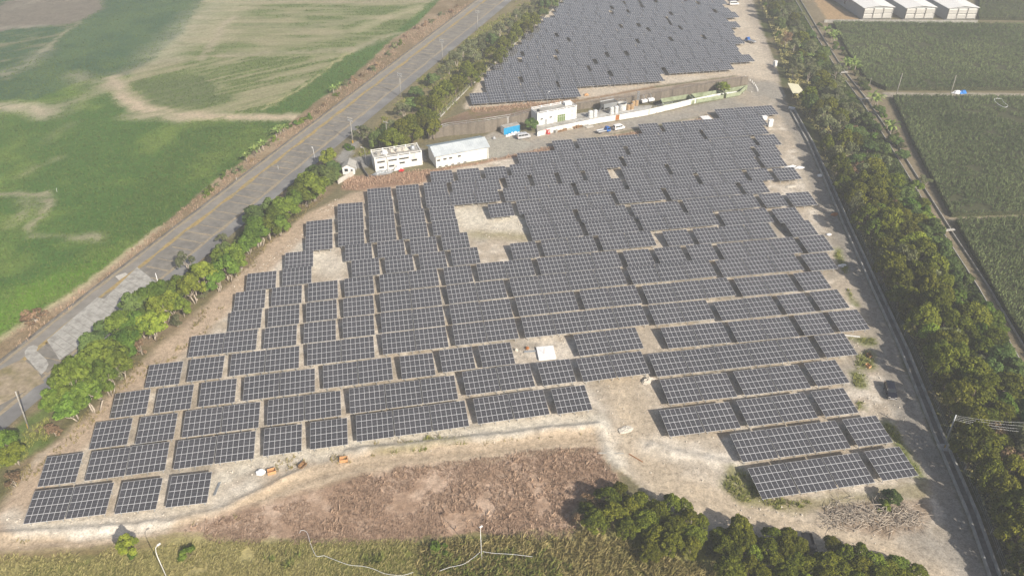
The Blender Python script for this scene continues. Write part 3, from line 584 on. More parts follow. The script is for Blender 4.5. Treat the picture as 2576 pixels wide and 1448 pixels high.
ROWEND = {}
for row_i in range(len(NEAR)): pass
for q, th, sc, sy in ONE:
    root = empty('solar_array', (q.x, q.y, 0), th, *{'a': ('solar table at the road end of its row beside the bare ground', 'solar array', 'solar tables at the road end of the rows'), 'z': ('solar table at the canal end of its row', 'solar array', 'solar tables at the canal end of the rows')}.get(ENDS.get(tuple(q), ''), ('tilted table of 28 dark solar modules between others in its row', 'solar array', 'solar tables inside the rows')))
    root.scale = (sc, sy, 1); root.rotation_euler = (R(TJ.gauss(0, .35)), R(TJ.gauss(0, .25)), th + R(TJ.gauss(0, .15)))
    link('support_frame', FRAME, root)
    for r_ in range(NR):
        for c_ in range(NC):
            link('solar_panel', PANEL, root, (c_ * PW, r_ * PL * ca, ZF + r_ * PL * sa), (TILT, 0, 0))
b = MB()
for q, th, sc, sy in REST:
    t = MB()
    for r_ in range(NR):
        for c_ in range(NC): panel_geo(t, c_ * PW, r_ * PL * ca, ZF + r_ * PL * sa, ca, sa)
    ft = MB(); frame_geo(ft); c0, s0 = math.cos(th), math.sin(th)
    def W(pt): return (q.x + (pt[0] * c0 * sc - pt[1] * sy * s0), q.y + (pt[0] * s0 * sc + pt[1] * sy * c0), pt[2])
    bb = len(b.v); b.v += [W(x) for x in t.v]; b.f += [tuple(i + bb for i in f) for f in t.f]; b.m += t.m
    bb = len(b.v); b.v += [W(x) for x in ft.v]; b.f += [tuple(i + bb for i in f) for f in ft.f]; b.m += [3] * len(ft.f)
if REST: tag(b.build('distant_solar_arrays', [MATS['solar_glass'], MATS['solar_frame'], MATS['busbar'], MATS['galvanised']]), 'distant rows of dark solar tables on the far gravel site beyond the compound', 'solar arrays', kind='stuff')

# ================================================================== BUILDINGS AND WALLS
def frame_of(a, b):
    A, B = G(*a), G(*b); d = B - A; return A, math.atan2(d.y, d.x), d.length
def opening(parent, name, x, z, w_, h_, mt, depth=.05, y=0.0, fr='concrete', sill=True, side=None):
    """a window or door set in the front wall (plane y=0) of a building, with frame and sill as sub-parts"""
    o = MB().box(-w_ / 2, -.015, 0, w_ / 2, .06, h_).build(name, MATS[mt], parent, (x, y - .012, z))
    f = MB(); t = .07
    f.box(-w_ / 2 - t, -.05, -t, -w_ / 2, .05, h_ + t); f.box(w_ / 2, -.05, -t, w_ / 2 + t, .05, h_ + t); f.box(-w_ / 2, -.05, h_, w_ / 2, .05, h_ + t); f.box(-w_ / 2, -.05, -t, w_ / 2, .05, 0)
    f.build('frame', MATS[fr], o)
    if sill: MB().box(-w_ / 2 - .15, -.22, h_ + t + .02, w_ / 2 + .15, .04, h_ + t + .1).build('hood', MATS['concrete'], o)
    return o
def parapet(parent, W, D, H, mt, ph=.55, posts=5, rail=True):
    b = MB(); t = .22
    b.box(0, 0, H, W, t, H + .14); b.box(0, D - t, H, W, D, H + .14); b.box(0, t, H, t, D - t, H + .14); b.box(W - t, t, H, W, D - t, H + .14)
    b.build('parapet_kerb', MATS[mt], parent)
    for yy in (0, D - t):
        for k in range(posts):
            x = (W - .35) * k / (posts - 1); MB().box(x, yy - .03, H + .14, x + .35, yy + t + .03, H + ph + .18).build('parapet_post', MATS[mt], parent)
    r = MB()
    for yy in (t / 2, D - t / 2):
        for k in range(posts - 1):
            x0 = (W - .35) * k / (posts - 1) + .35; x1 = (W - .35) * (k + 1) / (posts - 1); r.box(x0, yy - .05, H + ph - .08, x1, yy + .05, H + ph + .1)
    for xx in (t / 2, W - t / 2): r.box(xx - .05, t + .05, H + ph - .08, xx + .05, D - t - .05, H + ph + .1)
    r.build('parapet_rail', MATS[mt], parent)

# --- flat roofed white house piled with junk
A, rz, L = frame_of((945.5, 432.4), (1063.5, 413.7))
ho = empty('white_house', A, rz, 'flat roofed white house with junk piled on its roof terrace', 'house'); HW, HD, HH = L, 6.2, 4.15
MB().box(0, 0, -.2, HW, HD, HH).build('wall', MATS['white_paint'], ho)
MB().box(.25, .25, HH, HW - .25, HD - .25, HH + .03).build('roof', MATS['concrete'], ho)
parapet(ho, HW, HD, HH, 'white_paint', .6, 5)
MB().box(-.06, -.08, HH - .62, HW + .06, -.002, HH - .48).build('ledge', MATS['white_paint'], ho)
for x, z, w_, h_ in ((2.0, .95, 1.5, .45), (5.2, .95, 1.6, .45), (8.6, 1.5, 1.6, .45), (12.6, 1.75, 1.7, .45), (2.0, 2.9, 2.3, .38), (5.7, 2.95, 2.6, .38), (9.3, 2.95, 3.0, .38)):
    opening(ho, 'window', x, z, w_, h_, 'glass_dark')
MB().tube([(3.9, -.12, 0), (3.9, -.12, HH + .5)], .07, 6).build('drain_pipe', MATS['concrete_dark'], ho)
def place(o, base, x, y, z, rz_):       # top-level thing placed in the frame of a building
    c, s = math.cos(base[1]), math.sin(base[1]); o.location = (base[0].x + x * c - y * s, base[0].y + x * s + y * c, z); o.rotation_euler = (0, 0, base[1] + rz_); return o
hb = (A, rz); rr = random.Random(12)
def lump(seed, rx, ry, rz_, n1=9, n2=6, amp=.28):
    r_ = random.Random(seed); b = MB(); vs = []; fs = []
    for i in range(n2 + 1):
        ph = math.pi / 2 * i / n2
        for k in range(n1):
            t = 2 * math.pi * k / n1; a = 1 + r_.uniform(-amp, amp); vs.append((rx * math.cos(t) * math.cos(ph) * a, ry * math.sin(t) * math.cos(ph) * a, max(0, rz_ * math.sin(ph) * (1 + r_.uniform(-amp, amp)))))
    for i in range(n2):
        for k in range(n1): fs.append((i * n1 + k, i * n1 + (k + 1) % n1, (i + 1) * n1 + (k + 1) % n1, (i + 1) * n1 + k))
    fs.append(tuple(range(n1 - 1, -1, -1))); b.add(vs, fs); return b
for (x, y, sx, sy, sz, mt, lab) in ((1.8, 3.6, 1.2, .9, .9, 'concrete', 'grey heap of scrap on the white house roof'), (4.0, 3.4, 1.3, 1.0, .8, 'plastic_white', 'white plastic junk heaped on the white house roof'), (6.2, 4.2, 1.8, .8, .7, 'rubble', 'pinkish board pile on the white house roof'),
                                    (8.8, 4.0, 1.3, .8, .8, 'wood_pole', 'brown timber pile on the white house roof'), (10.6, 3.8, 1.2, .9, .7, 'rubble', 'tan mound of sacks on the white house roof')):
    place(tag(lump(int(x * 10), sx, sy, sz).build('junk_pile', MATS[mt]), lab, 'junk'), hb, x, y, HH + .03, rr.uniform(0, 3))
tk = empty('water_tank', label='round steel water tank on the white house roof', cat='tank'); place(tk, hb, 13.0, 3.2, HH + .03, 0)
MB().lathe([(.75, 0), (.75, 1.0), (.5, 1.25), (.2, 1.35)], 14).build('tank_body', MATS['galvanised'], tk, smooth=True); MB().lathe([(.22, 1.34), (.22, 1.44), (.02, 1.45)], 10).build('lid', MATS['steel_grey'], tk)
# scrap in front of the house
for k, (a, b_, sx, sy, sz, mt, lab) in enumerate(((955, 439, 2.4, 1.2, 1.0, 'galvanised', 'silver heap of scrap sheet metal before the white house'), (975, 434, 1.8, .9, .9, 'steel_grey', 'grey heap of twisted pipes before the white house'), (1003, 427, 1.2, .8, 1.3, 'plastic_white', 'white and red bundle leaning at the white house'), (1010, 430, .8, .6, .7, 'red_paint', 'low red heap of plastic before the white house'))):
    tag(lump(60 + k, sx, sy, sz, amp=.4).build('scrap_heap', MATS[mt], None, G(a, b_), (0, 0, rz)), lab, 'scrap')
# --- long warehouse with gabled metal roof
A, rz, L = frame_of((1098, 422.3), (1229, 397.8)); wh = empty('metal_roof_shed', A, rz, 'long white shed with a pale blue-grey gabled metal roof', 'shed')
WW, WD, WH, RH = L, 8.2, 4.1, 1.35
b = MB(); b.box(0, 0, -.2, WW, WD, WH); b.add([(0, 0, WH), (0, WD, WH), (0, WD / 2, WH + RH), (WW, 0, WH), (WW, WD, WH), (WW, WD / 2, WH + RH)], [(0, 2, 1), (3, 4, 5)]); b.build('wall', MATS['white_paint'], wh)
def roof_panel(y0, z0, y1, z1, x0, x1, mt, parent, name='roof', n_=26, t=.1):
    bb = MB(); v = []; 
    for k in range(n_ * 2 + 1):
        x = x0 + (x1 - x0) * k / (n_ * 2); dz = .045 if k % 2 else 0.0; v += [(x, y0, z0 + dz), (x, y1, z1 + dz)]
    bb.add(v, [(2 * k, 2 * k + 2, 2 * k + 3, 2 * k + 1) if y1 > y0 else (2 * k, 2 * k + 1, 2 * k + 3, 2 * k + 2) for k in range(n_ * 2)])
    bb.add([(x0, y0, z0 - t), (x1, y0, z0 - t), (x1, y1, z1 - t), (x0, y1, z1 - t), (x0, y0, z0 - .01), (x1, y0, z0 - .01), (x1, y1, z1 - .01), (x0, y1, z1 - .01)], [(0, 1, 2, 3), (0, 4, 5, 1), (1, 5, 6, 2), (3, 2, 6, 7), (0, 3, 7, 4)])
    return bb.build(name, MATS[mt], parent)
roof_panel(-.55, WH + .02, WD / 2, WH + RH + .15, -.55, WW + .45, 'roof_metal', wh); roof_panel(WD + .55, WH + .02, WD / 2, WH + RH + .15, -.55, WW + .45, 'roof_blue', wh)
MB().box(-.56, WD / 2 - .22, WH + RH + .16, WW + .46, WD / 2 + .22, WH + RH + .23).build('ridge_cap', MATS['roof_metal'], wh)
for x, z in ((.9, 2.2), (3.0, 2.3), (4.9, 2.3), (7.8, 2.4)): opening(wh, 'window', x, z, .95, .4, 'glass_dark')
for x in (1.2, 3.3, 5.4, 7.5, 9.6): opening(wh, 'vent_opening', x, .05, .9, .28, 'dark_gap', sill=False)
MB().tube([(WW - .35, -.1, 0), (WW - .35, -.1, WH)], .07, 6).build('drain_pipe', MATS['concrete'], wh)
# --- guard hut and its low wall
A, rz, L = frame_of((863, 438.5), (894, 441)); A2 = A; hut = empty('guard_hut', A, R(2), 'small white guard hut with a grey gabled roof beside the gate', 'hut'); w_, d_, h_ = 3.7, 4.2, 2.35
b = MB(); b.box(0, 0, -.2, w_, d_, h_); b.add([(0, 0, h_), (w_, 0, h_), (w_ / 2, 0, h_ + .95), (0, d_, h_), (w_, d_, h_), (w_ / 2, d_, h_ + .95)], [(0, 1, 2), (4, 3, 5)]); b.build('wall', MATS['white_clean'], hut)
for sx in (0, 1):
    x0, x1 = (-.35, w_ / 2) if sx == 0 else (w_ + .35, w_ / 2); z0 = h_ - .17
    bb = MB().add([(x0, -.3, z0), (x1, -.3, h_ + 1.0), (x1, d_ + .3, h_ + 1.0), (x0, d_ + .3, z0), (x0, -.3, z0 + .12), (x1, -.3, h_ + 1.12), (x1, d_ + .3, h_ + 1.12), (x0, d_ + .3, z0 + .12)], [(0, 1, 2, 3), (4, 5, 6, 7), (0, 1, 5, 4), (3, 2, 6, 7), (0, 3, 7, 4)]); bb.build('roof', MATS['concrete'], hut)
opening(hut, 'window', 1.2, 1.0, 1.0, .85, 'glass_dark', sill=False); opening(hut, 'window', 2.9, 1.1, .5, .5, 'glass_dark', sill=False)
dr = MB().box(w_ - .01, 1.2, 0, w_ + .05, 2.1, 2.0).build('door', MATS['concrete_dark'], hut); MB().box(w_ + .05, 1.3, 1.0, w_ + .1, 1.36, 1.1).build('handle', MATS['chrome'], dr)
gw = MB().wall([tuple(q) for q in GP([(851, 463), (890, 440.5)])], .2, -.2, 1.5); tag(gw.build('garden_wall', MATS['concrete_pale']), 'sloping pale concrete wall running out from the guard hut', 'wall')
gw = MB().wall([tuple(q) for q in GP([(905, 410), (912, 428), (926, 448)])], .25, -.2, 1.1); tag(gw.build('garden_wall', MATS['concrete_dark']), 'dark low concrete wall between guard hut and white house', 'wall')
# --- treatment building
A, rz, L = frame_of((1351.4, 319.9), (1449.5, 301.3)); tb = empty('treatment_building', A, rz, 'tall white flat roofed plant building with green glass front', 'building'); TW, TD, TH = L, 5.2, 4.75
MB().box(0, 0, -.2, TW, TD, TH).build('wall', MATS['white_clean'], tb); MB().box(.25, .25, TH, TW - .25, TD - .25, TH + .03).build('roof', MATS['concrete'], tb)
parapet(tb, TW, TD, TH, 'white_clean', .55, 5); MB().box(TW - 3.2, TD - 2.6, TH + .03, TW - .5, TD - .6, TH + 1.0).build('stair_head', MATS['white_clean'], tb)
opening(tb, 'window', 1.7, 2.5, .9, .4, 'glass_dark', sill=False); opening(tb, 'door', 3.3, .05, .8, 2.2, 'steel_grey', sill=False); opening(tb, 'window', 5.2, 2.6, .9, .4, 'glass_dark', sill=False); opening(tb, 'door', 6.9, .3, .8, 2.3, 'louver', sill=False)
gl = opening(tb, 'glass_front', 9.4, .35, 3.0, 2.7, 'glass_green', sill=False)
for k in range(1, 4): MB().box(-1.5 + .75 * k - .025, -.05, 0, -1.5 + .75 * k + .025, -.018, 2.7).build('mullion', MATS['alu'], gl)
MB().box(-1.5, -.05, 1.9, 1.5, -.018, 1.96).build('transom', MATS['alu'], gl)
for z in (1.5, 3.1): opening(tb, 'window', 13.5, z, .85, .85, 'louver', sill=False)
bt = (A, rz); tk = empty('water_tank', label='black water tank on the corner of the plant building roof', cat='tank'); place(tk, bt, .9, 1.2, TH + .05, 0)
MB().lathe([(.55, 0), (.55, .9), (.35, 1.1)], 12).build('tank_body', MATS['black_plastic'], tk, smooth=True); MB().lathe([(.2, 1.1), (.2, 1.2)], 8).build('lid', MATS['black_plastic'], tk)
# terrace and white retaining wall along the yard
WL = GP([(1352, 343), (1381, 335), (1440, 323), (1505, 309.6), (1566, 300), (1627, 289.7), (1690, 275), (1740, 262), (1800, 248), (1853, 236)])
rw = empty('retaining_wall', WL[0], 0, 'long white stained retaining wall along the yard', 'wall')
rel = [tuple(q - WL[0]) for q in WL]; MB().wall(rel, .3, -.3, [1.5, 1.75, 1.85, 1.9, 1.9, 2.0, 2.0, 1.9, 1.7, .9]).build('wall_face', MATS['white_paint'], rw)
def seg(i, f): return WL[i].lerp(WL[i + 1], f) - WL[0]
for i, f, wd_, mt in ((3, .3, 1.6, 'white_clean'), (3, .78, 1.5, 'rust'), (3, .62, 1.2, 'white_clean'), (5, .08, .6, 'concrete_pale')):
    q = seg(i, f); d = (WL[i + 1] - WL[i]); a = math.atan2(d.y, d.x); MB().box(-wd_ / 2, -.05, 0, wd_ / 2, -.004, 1.93).build('wall_panel', MATS[mt], rw, q, (0, 0, a))
for k in range(34):
    t_ = k / 33 * (len(WL) - 1.001); i = int(t_); q = WL[i].lerp(WL[i + 1], t_ - i) - WL[0]
    if k % 2 == 0 and i > 1 and i < 6: MB().tube([(0, .15, 1.8), (0, .15, 2.9)], .03, 5).build('rail_post', MATS['galvanised'], rw, q)
for z in (2.4, 2.88): MB().tube([tuple(q - WL[0] + Vector((0, .15, z))) for q in WL[2:7]], .025, 5).build('hand_rail', MATS['galvanised'], rw)
TER = MB().prism([tuple(q)[:2] for q in [WL[0] + Vector((.1, .33, 0)), WL[1] + Vector((0, .33, 0)), WL[2] + Vector((0, .33, 0)), WL[3] + Vector((0, .33, 0)), WL[4] + Vector((0, .33, 0)), WL[5] + Vector((0, .33, 0)), G(1640, 268), G(1560, 272), G(1450, 290), G(1348, 315)]], -.2, .55)
tag(TER.build('terrace', MATS['concrete']), kind='structure')
# red figure boards, pallets and brick stacks by the wall
for k, px in enumerate((1371.5, 1380.5)):
    bo = empty('red_board', G(px, 336.5) + Vector((0, -.35, 0)), R(22), 'red warning board with a white figure against the retaining wall', 'board', 'red boards leaning at the yard wall')
    MB().box(-.55, 0, 0, .55, .06, 1.7).build('panel', MATS['red_paint'], bo)
    MB().lathe([(.2, 0), (.2, .02)], 10).build('figure_head', MATS['white_clean'], bo, (.1, -.005, 1.35), (R(90), 0, 0)); MB().box(-.1, -.03, .45, .12, -.004, 1.05).build('figure_body', MATS['white_clean'], bo); MB().box(-.32, -.025, .9, .38, -.004, 1.02).build('figure_arm', MATS['white_clean'], bo)
rr = random.Random(5)
for k in range(11):
    f = k / 10; px, py = 1398 + 78 * f, 333 - 17 * f; mt = rr.choice(['rubble', 'brown_wood', 'concrete', 'brown_wood']); b = MB(); hh = 0
    for q in range(rr.choice((2, 3, 4))): s_ = rr.uniform(.75, 1.0); b.box(-.6 * s_, -.5 * s_, hh, .6 * s_, .5 * s_, hh + .14); b.box(-.55, -.45, hh + .14, -.4, .45, hh + .24); b.box(.4, -.45, hh + .14, .55, .45, hh + .24); hh += .24
    tag(b.build('pallet_stack', MATS[mt], None, G(px, py), (0, 0, rr.uniform(0, 1.5))), 'low stack of pallets and bricks at the foot of the white wall', 'pallets', 'stacks at the foot of the yard wall')
# --- brown high wall behind the yard, with the bank behind it
BWP = GP([(1078, 350), (1130, 341), (1219, 334), (1285, 322), (1350, 300)]); bwh = [2.8, 3.6, 4.2, 4.0, 3.6]
hw = empty('high_wall', BWP[0], 0, 'tall stained brown concrete wall behind the container and shed', 'wall')
MB().wall([tuple(q - BWP[0]) for q in BWP], .35, -.2, bwh).build('wall_face', MATS['wall_brown'], hw)
tagn = []
for i in range(len(BWP) - 1):
    for f in (.15, .5, .85):
        q = BWP[i].lerp(BWP[i + 1], f) - BWP[0]; z = bwh[i] + (bwh[i + 1] - bwh[i]) * f; MB().tube([(0, .2, z), (0, .2, z + 1.0)], .035, 5).build('fence_post', MATS['galvanised'], hw, q)
for dz in (.3, .95): MB().tube([tuple(q - BWP[0] + Vector((0, .2, z + dz))) for q, z in zip(BWP, bwh)], .03, 5).build('fence_rail', MATS['galvanised'], hw)
ld = empty('wall_ladder', G(1278, 323) + Vector((0, -.1, 1.2)), R(20), 'white ladder hooked on the brown wall above the container', 'ladder')
for x in (-.25, .25): MB().tube([(x, 0, 0), (x, 0, 3.3)], .04, 5).build('rail', MATS['white_clean'], ld)
for k in range(9): MB().tube([(-.25, 0, .2 + k * .36), (.25, 0, .2 + k * .36)], .03, 5).build('rung', MATS['white_clean'], ld)
bk = MB(); top = [q + Vector((0, .36, z - .05)) for q, z in zip(BWP, bwh)]
bot = [G(1090, 330), G(1105, 305), G(1180, 277), G(1300, 268), G(1440, 255)]
n_ = 12; v = []
for a, c in zip(top, bot):
    for k in range(n_ + 1): q = a.lerp(c, k / n_); zz = a.z * (1 - k / n_) ** 1.4 - .05; v.append((q.x, q.y, zz))
bk.add(v, [(i * (n_ + 1) + k, (i + 1) * (n_ + 1) + k, (i + 1) * (n_ + 1) + k + 1, i * (n_ + 1) + k + 1) for i in range(len(top) - 1) for k in range(n_)])
mat('bank_grass', (.27, .18, .115), .95, var=.35, scale=1.6, col2=(.20, .16, .06), c2scale=.25, bump=.5); tag(bk.build('grass_bank', MATS['bank_grass'], smooth=True), kind='structure')
BW2 = GP([(1440, 277), (1520, 268), (1580, 262), (1650, 252), (1765, 232), (1880, 212)]); h2 = [2.2, 2.4, 2.6, 3.0, 3.2, 3.2]
hw = empty('high_wall', BW2[0], 0, 'tall dark concrete wall behind the settling pools', 'wall'); MB().wall([tuple(q - BW2[0]) for q in BW2], .35, -.3, h2).build('wall_face', MATS['wall_brown'], hw)
for i in range(len(BW2) - 1):
    for f in (.1, .35, .6, .85):
        q = BW2[i].lerp(BW2[i + 1], f) - BW2[0]; MB().box(-.12, -.1, 0, .12, -.004, h2[i] - .05).build('pilaster', MATS['wall_brown'], hw, q, (0, 0, R(21)))
        MB().tube([(0, .2, h2[i]), (0, .2, h2[i] + 1.3)], .03, 5).build('fence_post', MATS['galvanised'], hw, q)
bk = MB(); top = [q + Vector((0, .36, z - .05)) for q, z in zip(BW2, h2)]; bot = [G(1450, 256), G(1500, 247), G(1560, 236), G(1645, 222), G(1760, 205), G(1865, 190)]; v = []
for a, c in zip(top, bot):
    for k in range(n_ + 1): q = a.lerp(c, k / n_); v.append((q.x, q.y, a.z * (1 - k / n_) ** 1.3 - .05))
mat('bank_sand', (.46, .37, .27), .95, var=.3, scale=1.2, col2=(.26, .18, .12), c2scale=.18, bump=.5)
bk.add(v, [(i * (n_ + 1) + k, (i + 1) * (n_ + 1) + k, (i + 1) * (n_ + 1) + k + 1, i * (n_ + 1) + k + 1) for i in range(len(top) - 1) for k in range(n_)]); tag(bk.build('sand_bank', MATS['bank_sand'], smooth=True), kind='structure')
# --- settling pools between the white wall and the dark wall
def pool(fl, fr_, br, bl, water, lab, zr=1.65):
    q4 = [G(px, py, zr) for px, py in (fl, fr_, br, bl)]; o_ = q4[0].copy(); o_.z = 0; po = empty('settling_pool', o_, 0, lab, 'pool'); a, b_, c, d_ = [Vector((q.x - o_.x, q.y - o_.y, 0)) for q in q4]
    for s_, e_ in ((a, b_), (b_, c), (c, d_), (d_, a)): MB().wall([tuple(s_), tuple(e_)], .25, -.3, zr if s_ is not a else 1.5).build('pool_wall', MATS['pool_green'], po)
    MB().prism([(q.x, q.y) for q in (a, b_, c, d_)], -.1, .12).build('water', MATS[water], po)
pool((1669, 262.5), (1748, 250.5), (1732, 237), (1661, 248.3), 'water_dark', 'long concrete pool with dark water behind the white wall'); pool((1753, 249.6), (1821, 238), (1807, 226.6), (1738, 236), 'water_green', 'concrete pool with algae green water behind the white wall'); pool((1828, 236.5), (1862, 230), (1880, 214), (1813, 225.6), 'water_dark', 'narrow pool end with shallow dark water below the curved track')
# --- tanks
def vtank(px, py, r_, h_, mt, lab, group=None, z=.55):
    t = empty('storage_tank', G(px, py, z), 0, lab, 'tank', group); MB().lathe([(r_, 0), (r_, h_ * .86), (r_ * .85, h_ * .95), (r_ * .4, h_), (.02, h_ * 1.01)], 18).build('tank_body', MATS[mt], t, smooth=True)
    MB().lathe([(r_ + .04, h_ * .84), (r_ + .04, h_ * .87)], 18).build('rim_band', MATS[mt], t); MB().tube([(r_ + .06, 0, .2), (r_ + .06, 0, h_ * .9)], .04, 5).build('pipe', MATS['steel_grey'], t); MB().lathe([(.22, h_ * .98), (.22, h_ * 1.06)], 10).build('manhole', MATS['steel_grey'], t); return t
vtank(1485, 296, .85, 2.7, 'tank_white', 'white upright tank nearer the plant building of the left pair', None); vtank(1496.5, 294.2, .85, 2.7, 'tank_white', 'rust streaked upright white tank beside its cleaner twin near the plant building')
vtank(1538, 286.5, .8, 2.7, 'tank_white', 'white upright tank in front of the steel hopper', 'tanks before the hopper'); vtank(1549.5, 284.3, .8, 2.7, 'tank_white', 'white upright tank in front of the steel hopper', 'tanks before the hopper')
for px, py in ((1580, 276), (1589, 274.8), (1592, 266.5), (1600.5, 265)): vtank(px, py, .75, 2.0, 'tank_brown', 'brown upright tank in the cluster beside the round steel tank', 'brown tanks beside the round tank')
A = G(1519, 281, .55); hp = empty('hopper_tank', A, R(23), 'grey steel hopper tank standing on legs with a stair', 'tank')
v = [(0, 0, 1.3), (5.2, 0, 1.3), (5.2, 2.6, 1.3), (0, 2.6, 1.3), (-.3, -.3, 3.0), (5.5, -.3, 3.0), (5.5, 2.9, 3.0), (-.3, 2.9, 3.0)]
MB().add(v, [(3, 2, 1, 0), (0, 1, 5, 4), (1, 2, 6, 5), (2, 3, 7, 6), (3, 0, 4, 7)]).build('hopper', MATS['galvanised'], hp); MB().add([(-.2, -.2, 2.7), (5.4, -.2, 2.7), (5.4, 2.8, 2.7), (-.2, 2.8, 2.7)], [(0, 1, 2, 3)]).build('contents', MATS['concrete_dark'], hp)
for x in (.15, 5.05):
    for y in (.15, 2.45): MB().box(x - .09, y - .09, 0, x + .09, y + .09, 1.32).build('leg', MATS['steel_grey'], hp)
for k in range(6): MB().box(-1.7 + k * .25, .3, .3 + k * .42, -1.4 + k * .25, 1.1, .36 + k * .42).build('stair_tread', MATS['steel_grey'], hp)
r_ = MB()
for x in np.linspace(-.2, 5.4, 7): r_.tube([(x, 2.85, 3.0), (x, 2.85, 3.9)], .03, 4)
r_.tube([(-.2, 2.85, 3.9), (5.4, 2.85, 3.9)], .035, 4); r_.build('guard_rail', MATS['galvanised'], hp)
rt = empty('round_tank', G(1564.5, 274.5, .55), 0, 'round open steel tank with dark inside and top railing', 'tank')
MB().lathe([(1.65, 0), (1.65, 2.3), (1.72, 2.3), (1.72, 2.42), (1.55, 2.42), (1.55, 1.5)], 24).build('tank_body', MATS['tank_white'], rt); MB().lathe([(1.54, 1.7), (.02, 1.7)], 24).build('sludge', MATS['black_plastic'], rt)
r_ = MB()
for k in range(12): a = k * math.pi / 6; r_.tube([(1.7 * math.cos(a), 1.7 * math.sin(a), 2.4), (1.7 * math.cos(a), 1.7 * math.sin(a), 3.3)], .03, 4)
r_.tube([(1.7 * math.cos(a), 1.7 * math.sin(a), 3.3) for a in np.linspace(0, 2 * math.pi, 25)], .03, 4); r_.build('guard_rail', MATS['galvanised'], rt)
for k, (px, py, sx, sy) in enumerate(((1620, 258, 1.1, .7), (1637, 254.5, 1.2, .7))):
    u = empty('air_blower', G(px, py, .55), R(22), 'white air blower unit with a pipe before the dark wall', 'machine', 'blower units before the dark wall'); MB().box(-sx, -sy, .3, sx, sy, 1.1).build('casing', MATS['white_clean'], u); MB().box(-sx, -sy, 0, sx, sy, .3).build('plinth', MATS['concrete_dark'], u); MB().tube([(0, 0, 1.1), (0, .2, 2.4), (0, 1.2, 2.5)], .1, 6).build('pipe', MATS['steel_grey'], u)
col = empty('tower_mast', G(1604, 262, .55), 0, 'thin grey lattice mast standing behind the brown tanks', 'mast')
for x in (-.35, .35):
    for y in (-.35, .35): MB().tube([(x, y, 0), (x, y, 5.0)], .05, 4).build('chord', MATS['galvanised'], col)
for k in range(7): MB().box(-.37, -.37, .5 + k * .7, .37, .37, .55 + k * .7).build('brace', MATS['galvanised'], col)
bm = MB()
for k in range(5): bm.box(-1.6 + k * .8, -.8, 0, -1.55 + k * .8, .8, .7)
bm.box(-1.6, -.8, 0, 1.7, -.74, .7); bm.box(-1.6, .74, 0, 1.7, .8, .7); tag(bm.build('black_trough', MATS['black_plastic'], None, G(1655, 261, .55), (0, 0, R(23))), 'black divided trough beside the dark water pool', 'trough')
# --- stones along the curved track
rr = random.Random(8)
for k in range(13):
    f = k / 12; px = 1652 + (1890 - 1652) * f; py = 288 - 52 * f - 10 * math.sin(f * 3.1) * .4
    tag(lump(200 + k, .38, .32, .35, 7, 3, .15).build('marker_stone', MATS['concrete_pale'], None, G(px, py - 4), (0, 0, rr.uniform(0, 3))), 'pale marker stone in the line edging the curved track', 'stone', 'marker stones along the curved track')
for k in range(9):
    f = k / 8; px = 1875 + 30 * f; py = 196 + 34 * f; o = empty('track_bollard', G(px + (6 * math.sin(f * 3)), py), 0, 'short white bollard edging the track above the pool end', 'bollard', 'white bollards by the pool end'); MB().lathe([(.16, 0), (.15, .8), (.08, .88)], 8).build('shaft', MATS['white_clean'], o); MB().lathe([(.2, 0), (.2, .08)], 8).build('foot', MATS['concrete'], o)
# --- big warehouses at the far right
def big_shed(a, b_, lab):
    A, rz, L = frame_of(a, b_); s_ = empty('white_warehouse', A, R(3), lab, 'warehouse', 'white warehouses beyond the right hand field'); W, D_, H_ = 14.6, 62.0, 5.3
    b = MB(); b.box(0, 0, -.2, W, D_, H_); b.add([(0, 0, H_), (W, 0, H_), (W / 2, 0, H_ + .9), (0, D_, H_), (W, D_, H_), (W / 2, D_, H_ + .9)], [(0, 1, 2), (4, 3, 5)]); b.build('wall', MATS['wall_grey'], s_)
    for x0, x1 in ((-.4, W / 2), (W + .4, W / 2)):
        MB().add([(x0, -.5, H_ - .03), (x1, -.5, H_ + .95), (x1, D_ + .4, H_ + .95), (x0, D_ + .4, H_ - .03), (x0, -.5, H_ + .12), (x1, -.5, H_ + 1.1), (x1, D_ + .4, H_ + 1.1), (x0, D_ + .4, H_ + .12)], [(0, 1, 2, 3), (4, 5, 6, 7), (0, 1, 5, 4), (3, 2, 6, 7), (0, 3, 7, 4)]).build('roof', MATS['roof_white'], s_)
    for tier, z in enumerate((.5, 2.9)):
        for k in range(3):
            fr_ = empty('louver_bay', (.3 + k * 4.75, 0, z)); fr_.parent = s_
            for q in range(4): MB().add([(0, -.02, .5 + q * .5), (4.4, -.02, .5 + q * .5), (4.4, -.62, .12 + q * .5), (0, -.62, .12 + q * .5), (0, -.02, .44 + q * .5), (4.4, -.02, .44 + q * .5), (4.4, -.62, .06 + q * .5), (0, -.62, .06 + q * .5)], [(0, 3, 2, 1), (4, 5, 6, 7), (2, 3, 7, 6), (0, 1, 5, 4), (1, 2, 6, 5), (3, 0, 4, 7)]).build('slat', MATS['louver'], fr_)
            for x in (-.12, 4.4): MB().box(x, -.7, 0, x + .1, -.01, 2.2).build('bracket', MATS['concrete'], fr_)
    MB().box(-.02 - .05, 20, 1.5, -.004, 21.5, 3.2).build('hatch', MATS['glass_dark'], s_); return s_
big_shed((2167, 48.7), (2245.7, 48.7), 'white warehouse nearest the tree belt with tan yard beside it'); big_shed((2272.4, 49), (2349, 49), 'middle white warehouse between two like it'); big_shed((2377.6, 50), (2451.4, 50.5), 'white warehouse at the open field end of the three')
pw = MB().wall([tuple(q) for q in GP([(2073, 57), (2250, 57), (2458, 58.5)])], .25, -.2, 1.3); tag(pw.build('boundary_wall', MATS['concrete']), 'low grey boundary wall in front of the white warehouses', 'wall')
